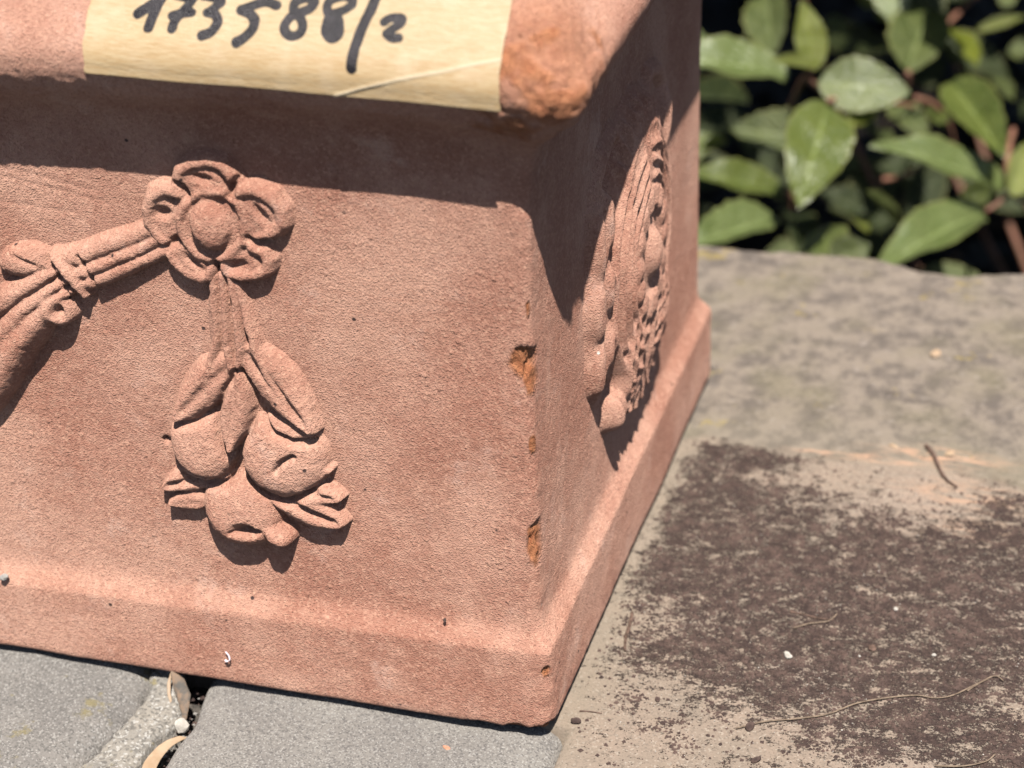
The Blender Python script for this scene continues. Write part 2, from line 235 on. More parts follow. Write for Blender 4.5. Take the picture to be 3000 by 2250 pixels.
# ------------------------------------------------------------------ helpers
def _h(ix, iy, iz, seed):
    n = (ix * 374761393 + iy * 668265263 + iz * 2147483647 + seed * 974634777) & 0xffffffff
    n = ((n ^ (n >> 13)) * 1274126177) & 0xffffffff
    return ((n ^ (n >> 16)) & 0xffff) / 32767.5 - 1.0
def noise(x, y, z, s, seed=0):
    """value noise in -1..1, feature size s (same unit as the coordinates)"""
    x = np.asarray(x, float) / s + 1000.3; y = np.asarray(y, float) / s + 1000.7; z = np.asarray(z, float) / s + 1000.1
    x, y, z = np.broadcast_arrays(x, y, z)
    ix = np.floor(x).astype(np.int64); iy = np.floor(y).astype(np.int64); iz = np.floor(z).astype(np.int64)
    fx = x - ix; fy = y - iy; fz = z - iz
    fx = fx * fx * (3 - 2 * fx); fy = fy * fy * (3 - 2 * fy); fz = fz * fz * (3 - 2 * fz)
    o = 0
    for a in (0, 1):
        for b in (0, 1):
            for c in (0, 1):
                wgt = (fx if a else 1 - fx) * (fy if b else 1 - fy) * (fz if c else 1 - fz)
                o = o + wgt * _h(ix + a, iy + b, iz + c, seed)
    return o
def fbm(x, y, z, s, n=3, seed=0):
    o = 0; a = 1
    for i in range(n):
        o = o + a * noise(x, y, z, s / 2 ** i, seed + i * 17); a *= .5
    return o
def sst(a, b, x):
    t = np.clip((x - a) / (b - a), 0, 1); return t * t * (3 - 2 * t)
def mesh_np(name, V, Fq, mat, parent=None, smooth=True, attrs=None, scale=.001):
    """V (n,3) mm, Fq list/array of quads or triangles"""
    me = bpy.data.meshes.new(name)
    V = np.asarray(V, np.float32) * scale; Fq = np.asarray(Fq, np.int32); k = Fq.shape[1]
    me.vertices.add(len(V)); me.vertices.foreach_set('co', V.ravel())
    me.loops.add(Fq.size); me.loops.foreach_set('vertex_index', Fq.ravel())
    me.polygons.add(len(Fq)); me.polygons.foreach_set('loop_start', np.arange(0, Fq.size, k, dtype=np.int32))
    me.polygons.foreach_set('loop_total', np.full(len(Fq), k, np.int32))
    me.polygons.foreach_set('use_smooth', np.full(len(Fq), smooth, bool))
    for an, av in (attrs or {}).items():
        at = me.attributes.new(an, 'FLOAT', 'POINT'); at.data.foreach_set('value', np.asarray(av, np.float32).ravel())
    me.update(); me.validate()
    o = bpy.data.objects.new(name, me); C.objects.link(o)
    if mat: me.materials.append(mat)
    if parent: o.parent = parent
    return o
def gridfaces(nr, nc, wrap=False):
    i = np.arange(nr - 1)[:, None]; j = np.arange(nc if wrap else nc - 1)[None, :]
    j2 = (j + 1) % nc
    a = i * nc + j; b = i * nc + j2; c = (i + 1) * nc + j2; d = (i + 1) * nc + j
    return np.stack([a, b, c, d], -1).reshape(-1, 4)
def compact(V, Fq, attrs):
    used = np.unique(Fq); m = -np.ones(len(V), np.int64); m[used] = np.arange(len(used))
    return V[used], m[Fq], {k: v[used] for k, v in attrs.items()}
def empty(name, label=None, cat=None, group=None, kind=None, loc=(0, 0, 0)):
    o = bpy.data.objects.new(name, None); C.objects.link(o); o.location = loc; o.empty_display_size = .02
    tag(o, label, cat, group, kind); return o
def tag(o, label=None, cat=None, group=None, kind=None):
    if label: o['label'] = label
    if cat: o['category'] = cat
    if group: o['group'] = group
    if kind: o['kind'] = kind
    return o

# ------------------------------------------------------------------ materials
K_PIG = .54        # pigment level of every surface
class NT:
    def __init__(s, name, pig=K_PIG):
        s.pig = pig
        s.m = bpy.data.materials.new(name); s.m.use_nodes = True; s.t = s.m.node_tree
        s.b = s.t.nodes['Principled BSDF']; s.co = s.t.nodes.new('ShaderNodeTexCoord').outputs['Object']
    def n(s, typ, **kw):
        nd = s.t.nodes.new(typ)
        for k, v in kw.items(): setattr(nd, k, v)
        return nd
    def l(s, a, b): s.t.links.new(a, b)
    def mapping(s, scale, rot=(0, 0, 0)):
        m = s.n('ShaderNodeMapping'); s.l(s.co, m.inputs['Vector']); m.inputs['Scale'].default_value = scale; m.inputs['Rotation'].default_value = rot
        return m.outputs[0]
    def noise(s, scale, detail=2, rough=.5, vec=None):
        nd = s.n('ShaderNodeTexNoise'); nd.inputs['Scale'].default_value = scale; nd.inputs['Detail'].default_value = detail
        nd.inputs['Roughness'].default_value = rough; s.l(vec or s.co, nd.inputs['Vector']); return nd.outputs[0]
    def vor(s, scale, out='Distance', feat='F1', vec=None, rnd=1):
        nd = s.n('ShaderNodeTexVoronoi'); nd.feature = feat; nd.inputs['Scale'].default_value = scale; nd.inputs['Randomness'].default_value = rnd
        s.l(vec or s.co, nd.inputs['Vector']); return nd.outputs[out]
    def ramp(s, f, a, b, lo=0., hi=1.):
        nd = s.n('ShaderNodeMapRange'); nd.interpolation_type = 'SMOOTHSTEP'
        nd.inputs[1].default_value = a; nd.inputs[2].default_value = b; nd.inputs[3].default_value = lo; nd.inputs[4].default_value = hi
        s.l(f, nd.inputs[0]); return nd.outputs[0]
    def mix(s, f, a, b, mode='MIX'):
        nd = s.n('ShaderNodeMix'); nd.data_type = 'RGBA'; nd.blend_type = mode
        for v, i in ((f, 0), (a, 6), (b, 7)):
            if isinstance(v, (int, float)): nd.inputs[i].default_value = v
            elif isinstance(v, tuple): nd.inputs[i].default_value = tuple(c * s.pig for c in v) + (1,)
            else: s.l(v, nd.inputs[i])
        return nd.outputs[2]
    def math(s, op, a, b=0.):
        nd = s.n('ShaderNodeMath'); nd.operation = op
        for v, i in ((a, 0), (b, 1)):
            if isinstance(v, (int, float)): nd.inputs[i].default_value = v
            else: s.l(v, nd.inputs[i])
        return nd.outputs[0]
    def attr(s, name):
        nd = s.n('ShaderNodeAttribute'); nd.attribute_name = name; return nd.outputs['Fac']
    def bump(s, h, dist, strength=1, prev=None):
        nd = s.n('ShaderNodeBump'); nd.inputs['Distance'].default_value = dist; nd.inputs['Strength'].default_value = strength
        s.l(h, nd.inputs['Height'])
        if prev is not None: s.l(prev, nd.inputs['Normal'])
        return nd.outputs[0]
    def done(s, col, rough=.8, nrm=None, spec=.3, coat=None):
        for v, k in ((col, 'Base Color'), (rough, 'Roughness'), (spec, 'Specular IOR Level')):
            i = s.b.inputs[k]
            if isinstance(v, (int, float)): i.default_value = v
            elif isinstance(v, tuple): i.default_value = v + (1,)
            else: s.l(v, i)
        if nrm is not None: s.l(nrm, s.b.inputs['Normal'])
        s.b.inputs['Diffuse Roughness'].default_value = .9
        return s.m

def terracotta(name='terracotta'):
    k = NT(name, .625)
    big = k.noise(17, 5, .62); med = k.noise(130, 3, .6); fine = k.noise(1900, 3, .7)
    col = k.mix(k.ramp(big, .38, .62), (.322, .150, .107), (.465, .268, .202))
    col = k.mix(k.math('MULTIPLY', k.ramp(med, .45, .75), .45), col, (.52, .31, .235))
    streak = k.noise(1, 4, .7, k.mapping((18, 18, 420)))
    col = k.mix(k.math('MULTIPLY', k.ramp(streak, .5, .72), .22), col, (.33, .13, .08))
    pale = k.noise(60, 5, .7)
    col = k.mix(k.math('MULTIPLY', k.ramp(pale, .56, .72), .45), col, (.60, .42, .35))
    stain = k.math('MULTIPLY', k.ramp(k.noise(11, 3, .6), .50, .66), k.ramp(k.noise(95, 5, .75), .36, .62))
    col = k.mix(k.math('MULTIPLY', stain, .45), col, (.29, .120, .085))
    grain = k.vor(1500, 'Color'); gsep = k.n('ShaderNodeSeparateColor'); k.l(grain, gsep.inputs[0])
    col = k.mix(k.ramp(gsep.outputs[0], .0, 1., .0, .50), col, k.mix(gsep.outputs[1], (.60, .36, .26), (.24, .10, .07)))
    spk = k.vor(150, 'Distance'); sc = k.vor(150, 'Color'); ss = k.n('ShaderNodeSeparateColor'); k.l(sc, ss.inputs[0])
    dark = k.math('MULTIPLY', k.ramp(spk, .10, .055), k.ramp(ss.outputs[0], .80, .82))
    col = k.mix(dark, col, (.05, .03, .028))
    wht = k.math('MULTIPLY', k.ramp(spk, .09, .05), k.ramp(ss.outputs[1], .995, .998))
    col = k.mix(wht, col, (.75, .65, .58))
    chip = k.attr('chip')
    cn = k.noise(420, 4, .7)
    fresh = k.mix(k.ramp(cn, .35, .7), (.50, .21, .10), (.36, .125, .055))
    col = k.mix(chip, col, fresh)
    h1 = k.bump(k.vor(2600, 'Distance'), .00036, .9)
    h1 = k.bump(k.vor(1500, 'Distance'), .00036, .5, h1)
    h2 = k.bump(k.noise(2300, 3, .7), .00042, .7, h1)
    pit = k.ramp(k.vor(330, 'Distance'), .0, .32)
    pm = k.math('MULTIPLY', k.math('SUBTRACT', 1., pit), k.ramp(k.noise(90, 2), .5, .64))
    h3 = k.bump(pm, .00045, .7, h2)
    h4 = k.bump(k.math('MULTIPLY', k.noise(500, 5, .75), chip), .0035, .9, h3)
    return k.done(col, .86, h4, .22)
M_TERRA = terracotta()

def paper():
    k = NT('paper_tape', .415)
    fib = k.noise(1, 4, .7, k.mapping((260, 2600, 2600))); blot = k.noise(140, 3, .6)
    col = k.mix(k.ramp(fib, .3, .7), (.61, .415, .21), (.735, .57, .345))
    col = k.mix(k.math('MULTIPLY', k.ramp(blot, .45, .75), .35), col, (.86, .70, .50))
    col = k.mix(k.attr('crease'), col, (.86, .74, .55))
    sp = k.math('MULTIPLY', k.ramp(k.vor(260), .10, .04), k.ramp(k.noise(50, 2), .55, .6))
    col = k.mix(k.math('MULTIPLY', sp, .5), col, (.6, .33, .14))
    n1 = k.bump(k.noise(2600, 2, .6), .00016, .8); n2 = k.bump(k.noise(1, 3, .6, k.mapping((300, 1500, 1500))), .00025, .6, n1)
    m = k.done(col, .5, n2, .42); return m
M_PAPER = paper()
def inkm():
    k = NT('marker_ink')
    n1 = k.bump(k.noise(1700, 3, .7), .00035, .9)
    col = k.mix(k.ramp(k.noise(300, 3), .3, .7), (.016, .014, .017), (.035, .03, .036))
    return k.done(col, .25, n1, .20)
M_INK = inkm()

def stone(name, a, b, darkc, sparkle=.5, dscale=1, lichen=None, bumpd=.0006, gs=1100):
    k = NT(name, .36)
    col = k.mix(k.ramp(k.noise(40 * dscale, 4, .6), .35, .65), a, b)
    g = k.n('ShaderNodeSeparateColor'); k.l(k.vor(gs, 'Color'), g.inputs[0])
    col = k.mix(k.ramp(g.outputs[0], .55, .95, 0, .75), col, darkc)
    col = k.mix(k.math('MULTIPLY', k.ramp(g.outputs[1], .80, .86), sparkle), col, (.80, .78, .75))
    col = k.mix(k.math('MULTIPLY', k.ramp(k.noise(160, 3, .7), .60, .70), .35), col, darkc)
    if lichen:
        lm = k.math('MULTIPLY', k.ramp(k.noise(70, 4, .7), .58, .66), k.ramp(k.noise(420, 3, .7), .42, .56))
        col = k.mix(k.math('MULTIPLY', lm, .8), col, lichen)
    n1 = k.bump(g.outputs[2], bumpd, .7); n2 = k.bump(k.noise(520, 4, .7), bumpd * 1.4, .8, n1)
    rough = k.ramp(g.outputs[1], .80, .86, .85, .35)
    return k.done(col, rough, n2, .4)
M_SETT = stone('grey_granite', (.25, .232, .22), (.33, .305, .285), (.12, .115, .11), .34, 1, (.30, .25, .12), .0006, 2200)
M_SETT2 = stone('warm_grey_granite', (.275, .252, .236), (.345, .32, .295), (.12, .11, .11), .32, 1, None, .0006, 2400)
M_MORTAR = stone('pale_mortar', (.44, .40, .35), (.34, .32, .295), (.15, .14, .13), .55, 1.4, (.38, .31, .13), .0016, 1500)

def slab_mat():
    k = NT('weathered_sandstone', .435)
    moss = k.attr('moss'); far = k.attr('far')
    beige = k.mix(k.ramp(k.noise(35, 5, .65), .35, .65), (.345, .265, .210), (.29, .232, .185))
    beige = k.mix(k.math('MULTIPLY', k.ramp(k.noise(18, 3, .6), .48, .66), .5), beige, (.39, .30, .25))
    g = k.n('ShaderNodeSeparateColor'); k.l(k.vor(1900, 'Color'), g.inputs[0])
    beige = k.mix(k.ramp(g.outputs[0], .6, 1, 0, .5), beige, (.17, .14, .115))
    beige = k.mix(k.math('MULTIPLY', k.ramp(g.outputs[1], .9, .93), .28), beige, (.62, .55, .47))
    gcol = k.mix(k.ramp(k.noise(85, 6, .8, k.mapping((1.1, 1., 1))), .40, .58), (.140, .117, .102), (.272, .225, .185))
    gcol = k.mix(k.math('MULTIPLY', k.ramp(k.noise(30, 4, .6), .45, .7), .55), gcol, (.20, .175, .11))
    gcol = k.mix(k.math('MULTIPLY', k.ramp(k.noise(240, 3, .7), .58, .68), .6), gcol, (.33, .28, .25))
    yl = k.math('MULTIPLY', k.ramp(k.noise(48, 4, .65), .61, .66), k.ramp(k.noise(330, 4, .7), .42, .55))
    gcol = k.mix(k.math('MULTIPLY', yl, .75), gcol, (.36, .27, .075))
    col = k.mix(far, beige, gcol)
    gm = k.attr('green')
    col = k.mix(k.math('MULTIPLY', gm, .35), col, (.27, .235, .18))
    pk = k.attr('pink')
    col = k.mix(k.math('MULTIPLY', pk, k.ramp(k.noise(200, 4, .7, k.mapping((.5, 2.2, 1))), .42, .6)), col, (.56, .35, .24))
    nz = k.noise(1500, 4, .8, k.mapping((.9, 1., 1))); nz2 = k.noise(230, 6, .82, k.mapping((.8, 1.2, 1)))
    mm = k.math('ADD', k.math('ADD', k.math('MULTIPLY', nz, 1.5), k.math('MULTIPLY', nz2, 2.1)), k.math('MULTIPLY', moss, .42))
    mk = k.ramp(mm, 2.13, 2.27)
    mcol = k.mix(k.ramp(k.noise(900, 3, .7), .35, .65), (.046, .028, .025), (.108, .070, .058))
    col = k.mix(mk, col, mcol)
    n1 = k.bump(k.noise(1500, 3, .65), .0004, .7); n2 = k.bump(k.noise(260, 5, .7), .0012, .55, n1)
    n3 = k.bump(k.math('MULTIPLY', mk, k.ramp(k.noise(800, 3, .7), .3, .7, .4, 1)), .0012, 1.0, n2)
    return k.done(col, .9, n3, .25)
M_SLAB = slab_mat()
def simple(name, a, b, sc, rough=.8, bd=.0004, spec=.3, bs=None):
    k = NT(name)
    return k.done(k.mix(k.ramp(k.noise(sc, 4, .65), .35, .65), a, b), rough, k.bump(k.noise(bs or sc * 2.5, 4, .7), bd, .8), spec)
M_CRUMB = simple('dark_soil', (.042, .026, .023), (.112, .072, .060), 260, .95, .0003)
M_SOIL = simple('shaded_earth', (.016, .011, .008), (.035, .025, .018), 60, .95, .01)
M_SAND = simple('joint_sand', (.05, .045, .04), (.12, .105, .09), 300, .95, .001)
M_DARKGND = simple('dark_unseen_ground', (.045, .043, .04), (.075, .07, .066), 400, .9, .002)  # for ground out of view, kept dark so little light bounces into shadows
M_TWIG = simple('twig_bark', (.06, .036, .026), (.17, .105, .08), 700, .8, .0004)
M_ROOT = simple('dry_root', (.13, .092, .065), (.27, .20, .145), 500, .8, .0002)
M_WPEB = simple('white_pebble', (.40, .37, .33), (.54, .50, .46), 500, .7, .0004)
M_GPEB = simple('grey_pebble', (.26, .25, .24), (.36, .34, .32), 500, .8, .0004)
M_OPEB = simple('terracotta_chip', (.45, .20, .12), (.58, .30, .20), 500, .8, .0004)
M_DRY = simple('dry_leaf', (.36, .25, .16), (.45, .33, .23), 180, .6, .0003, .3)
M_HUSK = simple('withered_husk', (.24, .165, .115), (.10, .09, .08), 330, .7, .0005)
M_PETAL = simple('pale_petal', (.78, .68, .74), (.70, .58, .66), 800, .5, .0001)
M_STEM = simple('shrub_stem', (.16, .085, .05), (.28, .13, .09), 220, .6, .0006)
M_WALL = simple('wall_stone', (.13, .115, .10), (.24, .21, .18), 30, .9, .004)

def leafm(name, top, top2, rough=.38, trans=.25):
    k = NT(name)
    mid = k.attr('mid'); tt = k.attr('along')
    col = k.mix(k.ramp(k.noise(5, 4, .6), .35, .65), top, top2)
    v = k.math('SINE', k.math('MULTIPLY', k.math('SUBTRACT', tt, k.math('MULTIPLY', mid, .30)), 62.))
    vein = k.ramp(v, .90, 1.0)
    pale = tuple(min(1, c * 1.7 + .03) for c in top2)
    col = k.mix(k.math('MULTIPLY', vein, .30), col, pale)
    col = k.mix(k.ramp(mid, .07, .02, 0, .75), col, pale)
    col = k.mix(k.ramp(mid, .93, .99, 0, .5), col, (.42, .40, .14))
    n1 = k.bump(v, .0006, .35); n2 = k.bump(k.noise(9, 4, .6), .003, .8, n1)
    col = k.mix(k.math('MULTIPLY', k.ramp(k.noise(16, 4, .7), .66, .70), .7), col, (.16, .09, .04))
    k.done(col, rough, n2, .35 if 'dark' in name or 'grey' in name else 1.0); k.b.inputs['Diffuse Roughness'].default_value = 0
    tr = k.n('ShaderNodeBsdfTranslucent'); k.l(k.mix(.5, col, tuple(min(1, c * 2.2) for c in top2)), tr.inputs[0])
    ms = k.n('ShaderNodeMixShader'); ms.inputs[0].default_value = trans
    k.l(k.b.outputs[0], ms.inputs[1]); k.l(tr.outputs[0], ms.inputs[2]); k.l(ms.outputs[0], k.t.nodes['Material Output'].inputs[0])
    return k.m
M_LEAF = [leafm('leaf_green', (0.0858, 0.117, 0.0187), (0.1248, 0.156, 0.0312), .36, .2),
          leafm('leaf_grey_green', (.060, .080, .022), (.100, .122, .038), .44, .12),
          leafm('leaf_glossy', (0.1092, 0.1482, 0.039), (0.1482, 0.1872, 0.0624), .36, .15),
          leafm('leaf_young', (0.1716, 0.2106, 0.0172), (0.2262, 0.2574, 0.0312), .36, .35),
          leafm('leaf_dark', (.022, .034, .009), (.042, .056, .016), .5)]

# ------------------------------------------------------------------ the setting: soil, sand, paving
def flat(name, x0, x1, y0, y1, z, mat, nx=2, ny=2, amp=0, s=50):
    X, Y = np.meshgrid(np.linspace(x0, x1, nx), np.linspace(y0, y1, ny))
    Z = z + (fbm(X, Y, 0, s, 3, 5) * amp if amp else 0 * X)
    o = mesh_np(name, np.stack([X, Y, Z], -1).reshape(-1, 3), gridfaces(ny, nx), mat)
    return o
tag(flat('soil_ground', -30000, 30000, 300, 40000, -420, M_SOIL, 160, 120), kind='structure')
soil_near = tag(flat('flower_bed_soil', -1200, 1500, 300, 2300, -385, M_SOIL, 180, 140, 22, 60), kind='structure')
tag(flat('unseen_ground', -20000, 20000, -20000, 300, -46, M_DARKGND, 3, 3), kind='structure')  # unseen ground in front, made dark to weaken bounce under the rim

paving = empty('stone_paving', kind='structure')
def lerp_line(pts, y):
    p = sorted(pts, key=lambda q: q[1]); return np.interp(y, [q[1] for q in p], [q[0] for q in p])

def cobble(xl, xr, y0, y1, top, mat, name='cobblestone', R=9, seed=1, step=.7, amp=.5, depth=38, tilt=0, grit=.10):
    """one stone of the paving: a rounded block between two wandering side lines"""
    ny = max(12, int((y1 - y0) / step)); 
    ys = np.linspace(y0, y1, ny); L0 = xl(ys); R0 = xr(ys)
    nx = max(12, int((R0 - L0).mean() / step))
    t = np.linspace(0, 1, nx)
    X = L0[:, None] + (R0 - L0)[:, None] * t[None, :]; Y = np.repeat(ys[:, None], nx, 1)
    X = X + noise(Y, 0, seed, 9, seed) * .9 * (np.abs(t - .5) * 2)[None, :] ** 3
    dx = np.minimum(X - X[:, :1], X[:, -1:] - X); dy = np.minimum(Y - y0, y1 - Y)
    def rd(d): d = np.clip(d, 0, R); return R - np.sqrt(np.maximum(R * R - (R - d) ** 2, 0))
    Z = top - rd(dx) * .75 - rd(dy) * .75 + fbm(X, Y, 3, 16, 3, seed) * amp + noise(X, Y, 9, 1.5, seed + 3) * grit + tilt * (X - X.mean())
    # skirt
    P = np.stack([X, Y, Z], -1)
    P = np.pad(P, ((1, 1), (1, 1), (0, 0)), mode='edge')
    P[0, :, 2] = P[-1, :, 2] = top - depth; P[:, 0, 2] = P[:, -1, 2] = top - depth
    return mesh_np(name, P.reshape(-1, 3), gridfaces(P.shape[0], P.shape[1]), mat, paving)
sl = lambda pts: (lambda y: lerp_line(pts, y))
cst = lambda v: (lambda y: np.full_like(y, v))
E_L = GND['settL'] + [(-119.5, -100), (-112, 10)]
E_R = GND['settR'] + [(-93, -100), (-97.5, 10)]
cobble(cst(-218), sl(E_L), -100, 14, -3.2, M_SETT, R=10, seed=3, amp=.7, tilt=.004)
cobble(sl(E_R), lambda y: np.interp(y, [-100, -17, 2, 12], [4.2, 2.2, 1.8, 1.5]), -100, 12, -3.0, M_SETT2, R=7, seed=8, amp=.5)
ML = [(x + .4, y) for x, y in GND['mortL']] + [(-118.5, -100), (-113.5, 13)]
MR = [(x - 1.3, y) for x, y in GND['mortR']] + [(-100.3, -100), (-107.3, 14)]
cobble(sl(ML), sl(MR), -100, 13, -4.4, M_MORTAR, 'mortar_joint', R=3, seed=14, step=.4, amp=1.5, depth=30, grit=.42)
for i, (a, b2, c, d) in enumerate([(-330, -226, -100, 14)]):
    cobble(cst(a), cst(b2), c, d, -3.4, (M_SETT, M_SETT2)[i % 2], R=10, seed=20 + i, step=2.2, amp=.8)
o = flat('joint_sand', -400, 3, -400, 18, -17, M_SAND, 240, 240, 2.0, 6); o.parent = paving

# the sandstone coping slab the planter stands on
ED = EDGE; RG = RIDGE
def edge_y(x): return np.interp(x, [-420] + [p[0] for p in ED] + [150, 200, 320], [279] + [p[1] for p in ED] + [284, 279, 283]) + 6.5
def ridge_y(x): return np.interp(x, [-400] + [p[0] for p in RG] + [160, 320], [153] + [p[1] for p in RG] + [151, 148]) + noise(x, 0, 0, 5, 77) * .9
def slab_z(x, y):
    far = sst(-1.2, 1.6, y - ridge_y(x))
    z = -.9 - 1.0 * (1 - sst(.5, 6, x)) + .45 * fbm(x, y, 0, 45, 3, 31) * sst(2, 22, x) + .8 * far * sst(0, 30, x)
    z = z + .28 * fbm(x, y, 1, 7, 3, 35) * (.5 + .8 * far)
    e = edge_y(x) + noise(x, 0, 4, 3, 12) * .8 - y
    R = 6.
    d = np.clip(e, 0, R); z = z - (R - np.sqrt(np.maximum(R * R - (R - d) ** 2, 0))) * .8
    c = sst(3.5, 0, np.abs(y - 204.5 + .02 * x) - .0) * sst(70, 20, x) * 0
    return z - c
def mossf(x, y):
    m = 0 * x
    for cx, cy, rx, ry, wv in MOSS: m = m + wv * np.exp(-((x - cx) / rx) ** 2 - ((y - cy) / ry) ** 2)
    m = np.clip(m, 0, 1.1) * sst(ridge_y(x) + 3, ridge_y(x) - 1, y)
    m = np.where(y < 0, np.maximum(m, .75 * sst(20, 80, x)), m); m = np.where(x > 118, np.maximum(m, .9 * sst(118, 140, x) * (y < 150)), m)
    return m
ys = np.concatenate([np.linspace(-330, -30, 70), np.arange(-29.5, 175, .55), np.arange(175.5, 294.5, .8)])
tx = np.concatenate([np.arange(0, 40, 1.4), np.arange(40, 190, .6), np.linspace(191, 430, 60)])
XL = np.interp(ys, [-330, -100, -17, 2, 6, 14], [4.8, 4.8, 3.0, 2.6, 2.4, -60])
X = XL[:, None] + (tx / 430.)[None, :] ** 1.0 * (360 - XL)[:, None]
Y = np.repeat(ys[:, None], len(tx), 1)
ye = edge_y(X); Y = np.where(Y > 200, 200 + (Y - 200) / (ys[-1] - 200) * (ye - 200), Y)
Z = slab_z(X, Y)
e = np.clip((X - X[:, :1]) / 5., 0, 1); Z = Z - 2.2 * (1 - e) ** 2 * (Y < 14)
P = np.pad(np.stack([X, Y, Z], -1), ((1, 1), (1, 1), (0, 0)), mode='edge')
P[0, :, 2] = P[-1, :, 2] = -60; P[:, 0, 2] = P[:, -1, 2] = -60
mo = np.pad(mossf(X, Y), 1, mode='edge'); fa = np.pad(sst(-2, 2, Y - ridge_y(X)) * .96 + .04, 1, mode='edge')
gr = np.pad(np.clip(.9 * np.exp(-((Y - 158) / 14) ** 2) * (Y > 150) + np.exp(-(np.clip(X - 1, 0, 99) / 9) ** 2) * .9 * (Y < 150), 0, 1), 1, mode='edge')
pkx = np.exp(-((X - 78) / 16) ** 2 - ((Y - 159 - .0 * X) / 3.5) ** 2) * 1.2 + np.exp(-((X - 55) / 22) ** 2 - ((Y - 153.5) / 1.6) ** 2) + .8 * np.exp(-((X - 88) / 18) ** 2 - ((Y - 140) / 7) ** 2) + .5 * np.exp(-((X - 92) / 14) ** 2 - ((Y - 122) / 7) ** 2)
mesh_np('coping_slab', P.reshape(-1, 3), gridfaces(P.shape[0], P.shape[1]), M_SLAB, paving, attrs={'moss': mo, 'far': fa, 'green': gr, 'pink': np.clip(np.pad(pkx, 1, mode='edge'), 0, 1)})
def box(x0, x1, y0, y1, z0, z1):
    V = [(x, y, z) for z in (z0, z1) for y in (y0, y1) for x in (x0, x1)]
    return V, [(0, 1, 3, 2), (4, 6, 7, 5), (0, 4, 5, 1), (1, 5, 7, 3), (3, 7, 6, 2), (2, 6, 4, 0)]
V_, F_ = box(-420, -62, 15, 280, -60, -1.0)
mesh_np('coping_slab', V_, F_, M_WALL, paving, smooth=False)
V_, F_ = box(-900, 900, 18, 268, -430, -61)
tag(mesh_np('retaining_wall', V_, F_, M_WALL, smooth=False), 'stone retaining wall under the sandstone coping in front of the flower bed', 'wall')

# ------------------------------------------------------------------ planter
planter = empty('terracotta_planter', 'square terracotta planter with moulded flower and garland relief and chipped corners, standing on the paving', 'planter')
WX, LY = 400., 190.7
def dlow(x, y, z):
    return .32 * noise(x, y, z, 38, 1) + .12 * noise(x, y, z, 11, 2)
prof_base = np.array([(-14, 1.6), (-5, 1.2), (0, .7), (1.9, 0.05), (2.9, .35), (3.5, 1.5), (3.72, 4), (3.72, 14), (3.72, 20), (3.70, 24.6), (3.45, 25.7), (2.9, 26.5), (1.9, 28.0), (.95, 29.5), (.42, 30.8), (.12, 32.8), (.02, 36), (0, 42)], float)
def resample(pr, step):
    s = np.r_[0, np.cumsum(np.hypot(*np.diff(pr, axis=0).T))]; n = max(2, int(s[-1] / step) + 1)
    t = np.linspace(0, s[-1], n); return np.stack([np.interp(t, s, pr[:, 0]), np.interp(t, s, pr[:, 1])], -1)
pb = resample(catmull(prof_base, 8), .55)
pbody = resample(np.array([(0, 42.), (0, 148.)]), .6)
RIMP = catmull(RIM_CTL, 24)
prim = np.concatenate([resample(RIMP, .5), [(-11, 150), (-11, 80), (-11, 14)]])
PR = np.concatenate([pb, pbody[1:], prim[1:]]); nb = len(pb); nbo = nb + len(pbody) - 1
# corner radius along the profile
rad = np.interp(np.arange(len(PR)), [0, nb - 1], [4.0, 2.7])
for i, (o_, z_) in enumerate(PR):
    if i >= nbo: rad[i] = 2.7 + 7.1 * sst(0, 12, o_) if z_ < 182 else 9.8
rad[-3:] = 3; rad[PR[:, 0] < -3] = 4
t_front = np.concatenate([np.linspace(0, 1, 60)[:-1] * (WX - 168), WX - 168 + np.arange(0, 168.01 - 9, .55)]) / (WX - 9)
t_front = t_front / t_front[-1]
t_right = np.linspace(0, 1, 230); t_c = np.linspace(0, 1, 34)[1:-1]; t_c2 = np.linspace(0, 1, 8)[1:-1]
o_ = PR[:, 0][:, None]; z_ = PR[:, 1][:, None]; rr = rad[:, None]
xr = -BY + o_; yf = BY - o_; yb = LY - BY + o_; xl = -WX + BY - o_
def arc(cx, cy, a0, a1, t):
    a = np.radians(a0 + (a1 - a0) * t)[None, :]; return cx + rr * np.cos(a), cy + rr * np.sin(a)
segs = []
segs.append((xl + rr + (xr - rr - xl - rr) * t_front[None, :], yf + 0 * t_front[None, :]))
segs.append(arc(xr - rr, yf + rr, -90, 0, t_c))
segs.append((xr + 0 * t_right[None, :], yf + rr + (yb - rr - yf - rr) * t_right[None, :]))
segs.append(arc(xr - rr, yb - rr, 0, 90, t_c2))
tb = np.linspace(0, 1, 30)
segs.append((xr - rr + (xl + rr - xr + rr) * tb[None, :], yb + 0 * tb[None, :]))
segs.append(arc(xl + rr, yb - rr, 90, 180, t_c2))
segs.append((xl + 0 * tb[None, :], yb - rr + (yf + rr - yb + rr) * tb[None, :]))
segs.append(arc(xl + rr, yf + rr, 180, 270, t_c2))
X = np.concatenate([s[0] for s in segs], 1); Y = np.concatenate([s[1] for s in segs], 1); Z = np.repeat(z_, X.shape[1], 1)
nc = X.shape[1]
def gnormal(X, Y, Z):
    P = np.stack([X, Y, Z], -1)
    du = np.roll(P, -1, 1) - np.roll(P, 1, 1); dv = np.gradient(P, axis=0)
    n = np.cross(du, dv); return n / (np.linalg.norm(n, axis=-1, keepdims=True) + 1e-9)
NRM = gnormal(X, Y, Z)
sel = slice(0, nc)
lo = dlow(X, Y, Z)
isr = (np.arange(len(PR)) >= nbo + 14)[:, None]
D = lo + .07 * noise(X, Y, Z, 1.7, 5) + .05 * noise(X, Y, Z, .9, 6)
